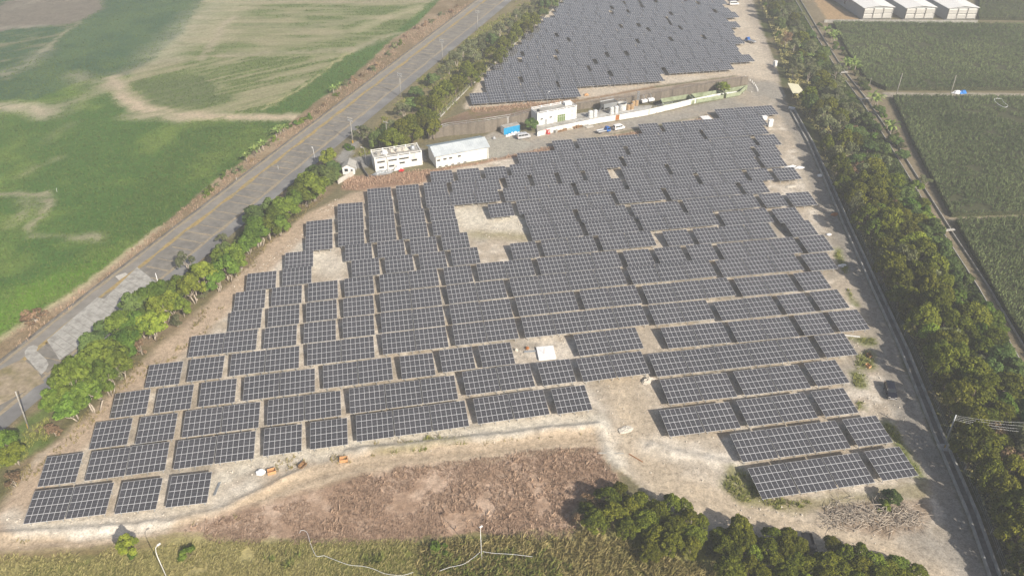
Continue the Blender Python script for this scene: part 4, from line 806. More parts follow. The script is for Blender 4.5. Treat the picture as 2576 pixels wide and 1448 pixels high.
# --- container, sacks, slab, cabinets, tarp roof
A = G(1268, 339.5); ct = empty('shipping_container', A, R(27), 'bright blue shipping container with white sacks in front', 'container'); Lc, Dc, Hc = 6.1, 2.44, 2.6
b = MB(); N_ = 40; v = []
for k in range(N_ + 1): x = Lc * k / N_; y = .05 if (k // 2) % 2 else 0; v += [(x, y, .12), (x, y, Hc - .12)]
b.add(v, [(2 * k, 2 * k + 2, 2 * k + 3, 2 * k + 1) for k in range(N_)]); b.box(0, .06, .1, Lc, Dc, Hc - .1); b.build('body', MATS['blue_paint'], ct)
MB().box(-.02, -.03, Hc - .14, Lc + .02, Dc + .03, Hc).build('roof', MATS['concrete'], ct); f = MB()
for x in (-.03, Lc - .1): f.box(x, -.04, 0, x + .13, .1, Hc - .14)
f.box(.1, -.04, 0, Lc - .1, .08, .14); f.build('corner_frame', MATS['blue_paint'], ct)
for s_ in (0, 1): dd = MB().box(-.09, .12 + s_ * 1.12, .12, -.032, 1.2 + s_ * 1.12, Hc - .18).build('door', MATS['car_white'], ct); MB().tube([(-.12, .66 + s_ * 1.12, .2), (-.12, .66 + s_ * 1.12, Hc - .25)], .03, 5).build('lock_bar', MATS['steel_grey'], dd)
rr = random.Random(31)
for k in range(12):
    f = k / 11; q = G(1276 + 34 * f, 342 - 7 * f) + Vector((rr.uniform(-.2, .2), rr.uniform(-.5, .3), 0)); z = .55 if k in (4, 6, 7) else 0
    tag(lump(300 + k, .55, .42, .62, 9, 4, .16).build('white_sack', MATS['plastic_white'], None, (q.x, q.y, z), (0, 0, rr.uniform(0, 3))), 'stuffed white sack heaped before the blue container', 'sack', 'white sacks before the container')
sb = empty('concrete_slab', label='square white concrete slab between the solar tables', cat='slab'); q4 = GP([(1348.8, 872), (1391.8, 868), (1399, 897.8), (1355.5, 902.8)], .4); sb.location = q4[3]; sb.location.z = 0
MB().prism([tuple(q - q4[3])[:2] for q in q4], -.1, .4).build('slab', MATS['white_clean'], sb); MB().tube([(1.2, 2.0, .4), (1.2, 2.0, 1.9)], .04, 5).build('stub_pipe', MATS['rust'], sb)
tag(MB().box(-1.3, -.12, 0, 1.3, .12, .16).box(-1.2, .16, 0, 1.4, .36, .14).build('pipe_bundle', MATS['galvanised'], None, G(1333, 885), (0, 0, R(5))), 'bundle of galvanised rails lying beside the white slab', 'rails')
for px, py, mt, lab in ((1326, 876, 'rust', 'rusty brown box standing beside the white slab'), (1299, 881, 'rubble', 'brown bucket of scrap at the table corner near the slab')):
    tag(lump(int(px), .5, .4, .55, 8, 4, .25).build('scrap_box', MATS[mt], None, G(px, py)), lab, 'scrap')
def cabinet(px, py, w_, d_, h_, lab, rzd=10):
    c = empty('white_cabinet', G(px, py), R(rzd), lab, 'cabinet'); MB().box(-w_ / 2, -d_ / 2, .12, w_ / 2, d_ / 2, h_).build('case', MATS['white_clean'], c); MB().box(-w_ / 2 - .06, -d_ / 2 - .06, h_, w_ / 2 + .06, d_ / 2 + .06, h_ + .09).build('cap', MATS['white_clean'], c); MB().box(-w_ / 2 - .05, -d_ / 2 - .05, -.1, w_ / 2 + .05, d_ / 2 + .05, .12).build('plinth', MATS['concrete'], c); MB().box(-w_ / 2 + .1, -d_ / 2 - .02, .3, w_ / 2 - .1, -d_ / 2 - .003, h_ - .2).build('door', MATS['car_white'], c)
cabinet(1936.5, 318, 1.5, 1.0, 2.5, 'tall white electrical cabinet beside the lane at the array corner'); cabinet(1922, 301.5, 1.7, 1.1, 1.3, 'squat white electrical cabinet at the end of the back row'); cabinet(1949, 167, 1.4, 1.0, 2.2, 'white cabinet at the canal corner near the far site track', 30)
cabinet(1991, 275.5, 2.2, 1.0, .7, 'low white concrete box at the head of the canal', -30)
q4 = GP([(1981, 209), (2008, 212.5), (2026, 235.5), (1994.5, 235)], 2.4); o_ = q4[3].copy(); o_.z = 0; cs = empty('lean_to_shed', o_, 0, 'cream sheet roof lean-to beside the tree belt', 'shed')
MB().prism([tuple(q - o_)[:2] for q in q4], 2.36, 2.46).build('roof', MATS['cream_tarp'], cs)
for q in q4: e = (q - o_) * .94 + (sum((z for z in q4), Vector()) / 4 - o_) * .06; MB().tube([(e.x, e.y, -.2), (e.x, e.y, 2.38)], .06, 5).build('post', MATS['wood_pole'], cs)
q4 = GP([(1760.5, 292.5), (1782, 290.5), (1792.5, 300), (1771, 302.5)], .5); tag(MB().prism([tuple(q)[:2] for q in q4], 0, .5).build('concrete_slab', MATS['white_clean']), 'white concrete slab at the edge of the back row by the curved track', 'slab')

# ================================================================== CANAL WALLS, DITCH, FENCES ON THE RIGHT
CW = resample(GP([(1984.5, 275), (2032, 362), (2082, 474.5), (2122, 569.5), (2192, 724), (2264.5, 884), (2344.5, 1086), (2432, 1293), (2482, 1436), (2500, 1490)]), 6.0)
cn = empty('canal', CW[0], 0, 'narrow concrete drainage canal between the lane and the tree belt', 'canal')
def rel(ps, o): return [tuple(q - o) for q in ps]
MB().wall(rel(CW, CW[0]), .28, -.4, .55).build('canal_wall', MATS['concrete'], cn); MB().wall(rel(offset_line(CW, 1.5), CW[0]), .28, -.4, .75).build('canal_wall', MATS['concrete'], cn)
A, B = offset_line(CW, .28), offset_line(CW, 1.5); b = MB(); v = []
for a, c in zip(A, B): v += [(a.x - CW[0].x, a.y - CW[0].y, .1), (c.x - CW[0].x, c.y - CW[0].y, .1)]
b.add(v, [(2 * i + 1, 2 * i, 2 * i + 2, 2 * i + 3) for i in range(len(A) - 1)]).build('canal_bed', MATS['concrete_dark'], cn)
FW = resample(offset_line(CW[6:], 2.6), 3.2); fe = empty('wire_fence', FW[0], 0, 'wire fence with thin posts along the tree side of the canal', 'fence')
FPOST = MB().tube([(0, 0, -.2), (0, 0, 1.7)], .045, 5).mesh('fence_post', MATS['concrete'])
for q in FW: link('fence_post', FPOST, fe, q - FW[0])
for z in (.5, 1.1, 1.65): MB().tube(rel([q + Vector((0, 0, z)) for q in FW], FW[0]), .012, 4).build('fence_wire', MATS['galvanised'], fe)
# ditch beside the right hand fields
DW = resample(GP([(1985, -30), (1999.5, 0), (2057, 100), (2107, 180), (2164.5, 255), (2234, 362), (2289.5, 454.5), (2377, 597), (2459, 724), (2576, 929), (2680, 1120)]), 6.0)
dt = empty('field_ditch', DW[0], 0, 'shallow concrete walled ditch along the right hand fields', 'ditch')
for off, z in ((0, .45), (2.6, .45)):
    w_ = offset_line(DW, -off if False else off)
    MB().wall(rel(w_, DW[0]), .2, -.3, z).build('ditch_wall', MATS['concrete'], dt)
rr = random.Random(4)
for px, py in ((2113, 186), (2163, 253), (2230, 353), (2372, 584)):
    q = G(px, py); tag(MB().box(-.3, -.4, .46, 3.4, .4, .62).build('foot_slab', MATS['concrete_pale'], None, q, (0, 0, R(10))), 'pale concrete foot slab laid across the field ditch', 'slab', 'foot slabs across the ditch')
# fence along the far site
FF = resample(GP([(1092, 312), (1140, 262), (1180, 222), (1213, 190), (1250, 155), (1288, 118), (1330, 80), (1370, 45), (1400, 15), (1425, -10)]), 3.0); fe = empty('chain_link_fence', FF[0], 0, 'grey chain link fence beside the far solar site', 'fence')
for q in FF: link('fence_post', FPOST, fe, q - FF[0])
for z in (.1, .9, 1.65): MB().tube(rel([q + Vector((0, 0, z)) for q in FF], FF[0]), .03, 4).build('fence_rail', MATS['galvanised'], fe)
MB().wall(rel(FF, FF[0]), .18, -.2, .3).build('fence_footing', MATS['concrete_pale'], fe)

# ================================================================== POLES AND LAMPS
def height_px(base, top):
    b_ = G(*base); return min(np.arange(1, 14, .05), key=lambda h: abs(G(top[0], top[1], h).y - b_.y))
def pole(base, top, lab, arms=0, mt='concrete', r0=.17, lean=True, butt=False, group=None):
    b_ = G(*base); h = float(height_px(base, top)); t = G(top[0], top[1], h); dx = t.x - b_.x if lean else 0
    dx = max(-1.2, min(1.2, dx)); o = empty('utility_pole', b_, 0, lab, 'pole', group)
    MB().tube([(0, 0, -.3), (dx * .5, 0, h * .5), (dx, 0, h)], [r0, r0 * .85, r0 * .62], 8).build('shaft', MATS[mt], o, smooth=True)
    if butt: MB().tube([(0, 0, .02), (dx * .12, 0, h * .12)], [r0 * 1.04, r0 * 1.02], 8).build('warning_band', MATS['yellow_paint'], o)
    for k in range(arms):
        z = h - .35 - k * .8; a = MB().box(-1.1 + dx * z / h, -.06, z, 1.1 + dx * z / h, .06, z + .12).build('cross_arm', MATS['steel_grey'], o, rot=(0, 0, R(-35)))
        for x in (-1.0, -.5, .5, 1.0): MB().lathe([(.05, z + .12), (.07, z + .2), (.03, z + .34)], 6, (x + dx * z / h, 0)).build('insulator', MATS['white_clean'], a)
    return o, b_ + Vector((dx, 0, h))
T_ = lambda i, j, x, y: (644 * i + x / 4, 362 * j + y / 4)
for base, top in ((T_(1, 0, 2222, 310), T_(1, 0, 2232, 105)), (T_(1, 0, 1875, 635), T_(1, 0, 1870, 395)), (T_(1, 0, 1455, 975), T_(1, 0, 1445, 735))): pole(base, top, 'concrete utility pole with cross arms beside the wide road', 2, group='utility poles along the road')
pole(T_(1, 0, 975, 1440), T_(1, 0, 945, 1185), 'utility pole with cross arms and lamp near the compound gate', 2, butt=True)
pole((974, 366), (971, 305), 'utility pole with cross arm rising behind the white house', 1, butt=True); pole((956, 372), (951.5, 336), 'short utility pole rising behind the white house junk', 0)
pole(T_(0, 2, 285, 1405), T_(0, 2, 155, 1040), 'tall bare concrete pole with yellow foot beside the lower road', 0, butt=True); pole((405, 737), (391, 687), 'slim white pole standing in the roadside tree row', 0, 'white_clean', .12)
pole((2252.8, 243.8), (2270.8, 185), 'leaning timber pole by the farm track near the banana plants', 0, 'wood_pole', .16); pole((2390.8, 238.8), (2405.8, 190), 'leaning timber pole by the farm track near the blue tarp', 0, 'wood_pole', .16); pole((2184.5, 226), (2192, 196), 'thin timber pole at the corner of the upper maize field', 0, 'wood_pole', .1)
po, tp = pole((2374.5, 1127), (2405, 1043), 'galvanised pole with yellow foot and cables beside the canal', 0, 'galvanised', .16, butt=True)
MB().box(-1.0, -.9, -.1, .9, .9, .35).build('pole_base', MATS['concrete_pale'], po)
for k, (ex, ey) in enumerate(((2640, 1062), (2640, 1072), (2640, 1082), (2640, 1090))):
    e = G(ex, ey, 6.5 - k * .25); a = tp + Vector((0, 0, -.15 - k * .35)); pts = []
    for i in range(13): f = i / 12; q = a.lerp(e, f) - Vector((0, 0, 1.3 * 4 * f * (1 - f) * .5)); pts.append(tuple(q - po.location))
    MB().tube(pts, .014, 4).build('cable', MATS['steel_grey'], po)
def lamp(base, top, lab, mt='galvanised', arm=(1.0, -.3), r0=.08):
    b_ = G(*base); h = float(height_px(base, top)); o = empty('street_lamp', b_, 0, lab, 'lamp post'); ax, ay = arm
    MB().tube([(0, 0, -.3), (0, 0, h * .75), (ax * .08, ay * .08, h * .88), (ax * .35, ay * .35, h * .97), (ax, ay, h)], [r0, r0 * .8, r0 * .7, r0 * .6, r0 * .5], 7).build('shaft', MATS[mt], o, smooth=True)
    MB().box(-.13, -.28, -.1, .13, .28, .02).build('lamp_head', MATS['white_clean'], o, (ax * 1.1, ay * 1.1, h), (0, 0, math.atan2(ay, ax) + R(90))); MB().lathe([(.18, -.05), (.18, .25)], 8).build('foot', MATS['concrete'], o)
lamp((424, 1462), (419, 1377), 'white arched lamp post rising from the rough yellow grass', 'white_clean', (.5, .6), .09); lamp((1212, 1408), (1215, 1325), 'straight white lamp post standing among the reeds', 'white_clean', (.12, .1), .08)
lamp((922, 414), (914, 371), 'grey arched lamp post beside the guard hut', 'galvanised', (-.9, .3)); lamp((793, 406), (788, 371), 'thin white lamp post at the road by the lone yellowish tree', 'white_clean', (-.3, .2)); lamp((1376, 298), (1374.5, 231), 'slim lamp post rising behind the plant building', 'galvanised', (.5, .2), .06)
for k, (px, py) in enumerate(((700, 426), (595, 455), (143, 483))): o = pole((px, py), (px - 1, py - 10), 'short white standpipe at the field edge', 0, 'white_clean', .06, group='field standpipes')

# ================================================================== VEHICLES
def wheel(parent, x, y, r_, wd):
    o = empty('wheel', (x, y, r_)); o.parent = parent
    MB().lathe([(r_ * .6, -wd / 2), (r_ * .96, -wd / 2), (r_, -wd * .3), (r_, wd * .3), (r_ * .96, wd / 2), (r_ * .6, wd / 2)], 14).build('tyre', MATS['tyre'], o, rot=(R(90), 0, 0)); MB().lathe([(r_ * .62, -wd / 2 - .01), (r_ * .62, wd / 2 + .01)], 12).add([(r_ * .62 * math.cos(k * math.pi / 6), r_ * .62 * math.sin(k * math.pi / 6), -wd / 2 - .01) for k in range(12)], [tuple(range(11, -1, -1))]).build('rim', MATS['chrome'], o, rot=(R(90), 0, 0))
def shell(prof, W, taper, mt, parent, name='body', rnd=.06):
    """side profile (x,z) swept across the width, upper part drawn in (tumblehome) and edges rounded"""
    zs = [z for _, z in prof]; z0, z1 = min(zs), max(zs); n_ = len(prof); vs = []; fs = []
    cx = sum(x for x, _ in prof) / n_; cz = (z0 + z1) / 2
    for yk, sc in ((-1, 1 - rnd), (-.93, 1), (-.4, 1.0), (.4, 1.0), (.93, 1), (1, 1 - rnd)):
        for x, z in prof:
            f = (z - z0) / (z1 - z0); hw = W / 2 * (1 - taper * max(0, f - .5) * 2); crown = .03 if (abs(yk) < .5 and f > .8) else 0
            vs.append((cx + (x - cx) * (sc if abs(yk) == 1 else 1), yk * hw, cz + (z - cz) * (sc if abs(yk) == 1 else 1) + crown))
    for i in range(5):
        for k in range(n_): fs.append((i * n_ + k, i * n_ + (k + 1) % n_, (i + 1) * n_ + (k + 1) % n_, (i + 1) * n_ + k))
    fs += [tuple(range(n_)), tuple(range(6 * n_ - 1, 5 * n_ - 1, -1))]
    return MB().add(vs, [f[::-1] for f in fs]).build(name, MATS[mt], parent)
def pane(parent, pts, name='window', mt='glass_dark'): return MB().add(pts + [tuple(np.array(q) - np.array((0, 0, .03))) for q in pts], [tuple(range(len(pts))), tuple(range(2 * len(pts) - 1, len(pts) - 1, -1))]).build(name, MATS[mt], parent)
def slab_pane(parent, quad, push, name, mt='glass_dark'):
    q = [Vector(p_) for p_ in quad]; nrm_ = (q[1] - q[0]).cross(q[2] - q[0]).normalized(); nrm_ = nrm_ if nrm_.dot(Vector(push)) > 0 else -nrm_
    o_ = [p_ + nrm_ * .022 for p_ in q]; i_ = [p_ - nrm_ * .05 for p_ in q]; n_ = len(q)
    fs = [tuple(range(n_)), tuple(range(2 * n_ - 1, n_ - 1, -1))] + [(k, (k + 1) % n_, n_ + (k + 1) % n_, n_ + k) for k in range(n_)]
    return MB().add(o_ + i_, fs).build(name, MATS[mt], parent)
def side_windows(root, W, taper, z0, z1, zlo, zhi, spans):
    def hw(z): f = (z - z0) / (z1 - z0); return W / 2 * (1 - taper * max(0, f - .5) * 2)
    for s_ in (-1, 1):
        for xa, xb, xc, xd in spans: slab_pane(root, [(xa, s_ * hw(zlo), zlo), (xb, s_ * hw(zlo), zlo), (xc, s_ * hw(zhi), zhi), (xd, s_ * hw(zhi), zhi)], (0, s_, 0), 'side_window')
def lights(root, x, y, z, front=True):
    for s_ in (-1, 1): MB().box(-.05, -.2, -.08, .05, .2, .08).build('headlight' if front else 'tail_light', MATS['lamp_glass' if front else 'red_paint'], root, (x, s_ * y, z))
def suv(loc, rz, mt, lab, group=None):
    r_ = empty('parked_car', loc, rz, lab, 'car', group); W = 1.86
    prof = [(-2.25, .42), (-1.2, .34), (1.3, .34), (2.2, .4), (2.33, .62), (2.28, .88), (1.95, 1.02), (1.05, 1.12), (.35, 1.62), (.05, 1.7), (-1.5, 1.7), (-1.95, 1.62), (-2.22, 1.12), (-2.33, .95), (-2.33, .6)]
    shell(prof, W, .2, mt, r_); side_windows(r_, W, .2, .34, 1.7, 1.12, 1.56, [(-1.95, -.95, -.95, -1.72), (-.85, .05, .05, -.85), (.15, .9, .42, .15)])
    slab_pane(r_, [(1.08, -.72, 1.135), (1.08, .72, 1.135), (.42, .6, 1.59), (.42, -.6, 1.59)], (1, 0, 1), 'windscreen'); slab_pane(r_, [(-2.23, -.7, 1.16), (-2.23, .7, 1.16), (-1.98, .6, 1.58), (-1.98, -.6, 1.58)], (-1, 0, .5), 'rear_window')
    for x in (-1.35, 1.42):
        for y in (-.84, .84): wheel(r_, x, y, .35, .22)
    lights(r_, 2.25, .62, .8); lights(r_, -2.31, .72, .95, False); MB().box(2.24, -.45, .5, 2.36, .45, .72).build('grille', MATS['chrome'], r_); MB().box(2.2, -.86, .36, 2.38, .86, .5).build('bumper', MATS['chrome' if mt == 'car_black' else 'steel_grey'], r_)
    for s_ in (-1, 1): MB().box(.75, s_ * .95 - .09, 1.08, .92, s_ * .95 + .09, 1.24).build('mirror', MATS[mt], r_)
    return r_
def van(loc, rz, mt, lab, L=4.7, group=None):
    r_ = empty('parked_van', loc, rz, lab, 'van', group); W = 1.76; a = -L / 2; c = L / 2
    prof = [(a + .05, .4), (a + 1, .33), (c - 1, .33), (c - .1, .42), (c, .7), (c - .12, 1.0), (c - .55, 1.2), (c - 1.15, 1.8), (c - 1.5, 1.92), (a + .35, 1.92), (a + .1, 1.8), (a, 1.1)]
    shell(prof, W, .14, mt, r_); n_ = 3; x0 = a + .25; x1 = c - 1.15; st = (x1 - x0) / n_
    side_windows(r_, W, .14, .33, 1.92, 1.2, 1.7, [(x0 + st * k + .06, x0 + st * (k + 1) - .06 + (.25 if k == n_ - 1 else 0), x0 + st * (k + 1) - .06, x0 + st * k + .06) for k in range(n_)])
    slab_pane(r_, [(c - .58, -.7, 1.21), (c - .58, .7, 1.21), (c - 1.12, .62, 1.75), (c - 1.12, -.62, 1.75)], (1, 0, 1), 'windscreen'); slab_pane(r_, [(a + .01, -.68, 1.15), (a + .01, .68, 1.15), (a + .09, .62, 1.72), (a + .09, -.62, 1.72)], (-1, 0, 0), 'rear_window')
    for x in (a + .95, c - .95):
        for y in (-.78, .78): wheel(r_, x, y, .31, .19)
    lights(r_, c - .04, .62, .86); lights(r_, a + .0, .74, .95, False); MB().box(c - .12, -.82, .34, c + .05, .82, .5).build('bumper', MATS['steel_grey'], r_); return r_
def truck(loc, rz, mt, lab, L=4.9, load=None):
    r_ = empty('flatbed_truck', loc, rz, lab, 'truck'); W = 1.72; c = L / 2; a = -L / 2
    shell([(c - 1.55, .45), (c - .1, .4), (c, .7), (c - .06, 1.15), (c - .38, 1.8), (c - .6, 1.92), (c - 1.5, 1.92), (c - 1.58, 1.7)], W, .12, mt, r_, 'cab')
    side_windows(r_, W, .12, .4, 1.92, 1.2, 1.7, [(c - 1.3, c - .22, c - .46, c - 1.3)]); slab_pane(r_, [(c - .09, -.7, 1.2), (c - .09, .7, 1.2), (c - .36, .62, 1.76), (c - .36, -.62, 1.76)], (1, 0, .4), 'windscreen')
    bd = MB().box(a, -.85, .72, c - 1.66, .85, .8).build('bed', MATS['steel_grey' if mt != 'black_plastic' else mt], r_)
    for y in (-.87, .83): MB().box(a, y, .8, c - 1.66, y + .04, 1.12).build('side_board', MATS['car_silver' if mt != 'black_plastic' else mt], bd)
    MB().box(a - .04, -.83, .8, a, .83, 1.12).build('tail_board', MATS['car_silver' if mt != 'black_plastic' else mt], bd); MB().box(c - 1.7, -.83, .8, c - 1.66, .83, 1.5).build('head_board', MATS[mt], bd)
    MB().box(a + .1, -.4, .45, c - 1.6, .4, .7).build('chassis', MATS['black_plastic'], r_)
    for x in (a + .95, c - .75):
        for y in (-.74, .74): wheel(r_, x, y, .34, .2)
    lights(r_, c - .02, .62, .72); MB().box(c - .05, -.8, .36, c + .06, .8, .5).build('bumper', MATS['steel_grey'], r_); return r_
q = G(2238, 988); suv((q.x, q.y, 0), R(-102), 'car_black', 'black car parked on the shaded lane beside the canal')
q = G(1317, 347.5); van((q.x, q.y, 0), R(20), 'car_silver', 'silver van parked before the white sacks and blue container')
q = G(1556.5, 325.5); van((q.x, q.y, 0), R(24), 'car_white', 'white van parked in line with the blue truck', 4.0)
q = G(1518, 333.5); truck((q.x, q.y, 0), R(24), 'truck_blue', 'blue flatbed truck parked in the yard behind the white van')
q = G(1887, 107); truck((q.x, q.y, 0), R(125), 'truck_blue', 'blue flatbed truck parked at the edge of the far solar site', 5.2)
q = G(1846, 13); van((q.x, q.y, 0), R(5), 'car_white', 'white van parked at the back of the far solar site', 4.8); q = G(1848, 3); suv((q.x, q.y, 0), R(8), 'car_black', 'dark car parked behind the white van on the far site')
q = G(2033, 1377); truck((q.x, q.y, 0), R(-95), 'black_plastic', 'dark small truck half hidden under the trees by the dirt track', 4.4)

# ================================================================== CRATES, SACKS, TARPS, PIPES
def crate(px, py, rz, lab, mt='orange_wood', s_=1.0, tip=0.0):
    c = empty('wooden_crate', G(px, py), rz, lab, 'crate'); c.rotation_euler = (tip, 0, rz); w_, d_, h_ = 1.5 * s_, 1.0 * s_, .75 * s_
    MB().box(-w_ / 2, -d_ / 2, 0, w_ / 2, d_ / 2, .06).build('bottom', MATS[mt], c)
    for y in (-d_ / 2, d_ / 2 - .05):
        for k in range(3): MB().box(-w_ / 2, y, .08 + k * .23 * s_, w_ / 2, y + .05, .08 + k * .23 * s_ + .2 * s_).build('slat', MATS[mt], c)
    for x in (-w_ / 2 + .002, w_ / 2 - .052): MB().box(x, -d_ / 2 + .051, .07, x + .05, d_ / 2 - .051, h_).build('end_board', MATS[mt], c)
    for x in (-w_ * .3, w_ * .3): MB().box(x - .05, -d_ / 2 - .03, .02, x + .05, -d_ / 2 - .002, h_).build('batten', MATS[mt], c)
crate(865, 1158, R(8), 'orange wooden crate alone on the track below the long table row'); crate(684, 1188, R(20), 'orange wooden crate beside a white sack below the tables'); crate(760, 1172, R(60), 'weathered brown crate tipped on its edge on the bank', 'brown_wood', .95, R(18))
crate(2186, 896, R(-75), 'small brown crate in the weeds beside the lane', 'brown_wood', .75); crate(2183, 922, R(-60), 'pale orange crate in the weeds near the black car', 'orange_wood', .75)
tag(lump(77, .95, .65, .8, 10, 5, .15).build('white_sack', MATS['plastic_white'], None, G(656, 1189), (0, 0, .4)), 'big white sack standing beside the orange crate', 'sack')
for px, py, sx, sy, sz, mt, lab in ((2407, 234, 1.9, 1.2, .9, 'plastic_white', 'white tarp mound beside the farm track'), (2421, 233.5, 1.6, 1.1, .9, 'blue_tarp', 'bright blue tarp mound beside the farm track'), (1575, 1080, 1.5, .9, .25, 'rubble', 'crumpled white sheet lying in the middle of the ramp'), (1630, 958, 1.5, .9, .7, 'rock', 'white rock pile sheeted at the table corner above the ramp'),
                                    (2012, 422, 1.6, .9, .35, 'plastic_white', 'scatter of white plastic beside the lane at the row end'), (1990, 470, 1.6, .8, .3, 'rubble', 'white rubble spread beside the row end'), (2062, 443, .8, .6, .6, 'plastic_white', 'round white bag at the table corner by the lane'), (2118, 668, 1.1, .6, .4, 'plastic_white', 'white film caught at the table end near the weeds'),
                                    (2100, 540, 1.3, .8, .4, 'rust', 'red brick rubble heap beside the lane'), (1990, 420, 1.8, .8, .4, 'plastic_white', 'white pipe scraps heaped at the lane edge'), (1637, 197, .9, .6, .6, 'plastic_white', 'white bag at the corner of the far solar rows'), (1475, 240, .9, .7, .7, 'orange_wood', 'tan machine standing at the end of the far front row'),
                                    (1243, 349, .6, .5, .8, 'steel_grey', 'grey scrap heap under the brown wall'), (2085, 590, .8, .5, .3, 'plastic_white', 'small white litter heap at the lane edge')):
    tag(lump(int(px * 3 + py), sx, sy, sz, 12, 5, .3).build('tarp_mound' if 'tarp' in lab else 'rubble_heap', MATS[mt], None, G(px, py), (0, 0, R(20))), lab, 'heap')
for k in range(5): tag(MB().lathe([(.2, 0), (.42, .02), (.45, .12), (.42, .24), (.2, .26), (.18, .13)], 12).build('old_tyre', MATS['tyre'], None, G(1652 + k * 4.6, 199.5 + k * .9), (0, 0, k)), 'black tyre lying in the row below the far solar rows', 'tyre', 'tyres below the far rows')
tag(MB().box(-1.9, -.1, 0, 1.9, .1, .18).build('white_beam', MATS['white_clean'], None, G(2141, 845), (0, 0, R(-12))), 'white beam lying at the end of a table row by the weeds', 'beam'); tag(MB().box(-2.4, -.18, 0, 2.4, .18, .12).build('timber_plank', MATS['wood_pole'], None, G(1537, 1140), (0, 0, R(-2))), 'pale plank lying where the dirt track meets the ramp', 'plank')
tag(MB().tube([(0, 0, .08), (3.0, 1.0, .08)], .07, 6).build('rusty_pipe', MATS['rust'], None, G(1582, 1141), (0, 0, R(-60))), 'rusty pipe lying on the ramp beside the plank', 'pipe'); b = MB()
for k in range(4): b.box(-.22 + k * .12, -1.5, 0, -.15 + k * .12, 1.5, .12)
tag(b.build('rail_bundle', MATS['galvanised'], None, G(546, 1229), (0, 0, R(-2))), 'bundle of galvanised rails beside the end table of the lowest row', 'rails')
tag(MB().box(-1.5, -.6, 0, 1.5, .6, .2).build('plank_stack', MATS['concrete_pale'], None, G(1483, 319.5), (0, 0, R(24))), 'flat stack of pale planks in the yard near the white wall', 'planks')
def hose(pts, lab, r_=.04, z=.12, mt='plastic_white'):
    P_ = [G(x, y, z) for x, y in pts]; o_ = P_[0].copy(); o_.z = 0; fine = []
    for i in range(len(P_) - 1):
        p0, p1, p2, p3 = P_[max(i - 1, 0)], P_[i], P_[i + 1], P_[min(i + 2, len(P_) - 1)]
        for k in range(6):
            t = k / 6; fine.append(.5 * ((2 * p1) + (p2 - p0) * t + (2 * p0 - 5 * p1 + 4 * p2 - p3) * t * t + (3 * p1 - p0 - 3 * p2 + p3) * t ** 3))
    fine.append(P_[-1]); tag(MB().tube([tuple(q - o_) for q in fine], r_, 5).build('white_hose', MATS[mt], None, o_), lab, 'hose')
hose([(754, 1340), (758, 1333), (772, 1338), (781, 1366), (790, 1388), (798, 1398), (815, 1396)], 'white hose looping out of the dry grass', .03, .5); hose([(815, 1396), (845, 1408), (880, 1420), (912, 1423), (940, 1430), (970, 1442), (1010, 1446), (1040, 1438)], 'long white hose crossing the rough yellow grass', .03, .7); hose([(1106, 1435), (1130, 1426), (1165, 1418), (1190, 1402), (1208, 1387)], 'white hose running through the reeds to the lamp post', .03, 1.2); hose([(1214, 1386), (1240, 1390), (1288, 1393), (1340, 1399)], 'white hose running through the reeds away from the lamp post', .03, 1.2)
hose([(2502, 252), (2503, 248), (2520, 249), (2524, 256), (2535, 266), (2528, 270), (2514, 264), (2504, 256), (2502, 252)], 'loop of white plastic film lying on the middle maize field', .09, 1.9)

# ================================================================== TREES
def leaf_quads(C, N, size, rng, flat=.35):
    """quads at centres C facing roughly along N"""
    k = len(C); a = rng.normal(size=(k, 3)); N = N + rng.normal(size=(k, 3)) * flat; N /= np.linalg.norm(N, axis=1)[:, None] + 1e-9
    U = a - (a * N).sum(1)[:, None] * N; U /= np.linalg.norm(U, axis=1)[:, None] + 1e-9; Wv = np.cross(N, U)
    s1 = (size * rng.uniform(.6, 1.35, k))[:, None]; s2 = s1 * rng.uniform(.45, .9, k)[:, None]; bend = N * s1 * .25
    return np.stack([C - U * s1 - Wv * s2 * .5 - bend, C - U * s1 * .1 - Wv * s2, C + U * s1 + Wv * s2 * .4 - bend, C + U * s1 * .1 + Wv * s2], 1)
def make_crown(seed, clumps, leaf, dens, mt, flat=.5):
    rng = np.random.default_rng(seed); Cs = []; Ns = []; Ts = []
    cc = np.array([c for c, r_ in clumps]); rr_ = np.array([r_ for c, r_ in clumps])
    for (c, r_) in clumps:
        k = int(dens * r_ * r_); d_ = rng.normal(size=(k, 3)); d_[:, 2] = np.abs(d_[:, 2]) * 1.1 - .45; d_ /= np.linalg.norm(d_, axis=1)[:, None]
        rad = r_ * rng.uniform(.62, 1.08, k) ** .7; p_ = np.array(c) + d_ * rad[:, None] * np.array([1, 1, .85])
        ins = (np.linalg.norm(p_[:, None] - cc[None], axis=2) < rr_[None] * .6).sum(1) > 0; p_ = p_[~ins]; d_ = d_[~ins]
        Cs.append(p_); Ns.append(d_ + np.array([0, 0, .35])); Ts.append(np.clip(rng.normal(.5, .22, len(p_)) + rng.normal(0, .16), 0, 1))
    C = np.concatenate(Cs); N = np.concatenate(Ns); return quads_mesh('crown', leaf_quads(C, N, leaf, rng, flat), MATS[mt], np.concatenate(Ts))
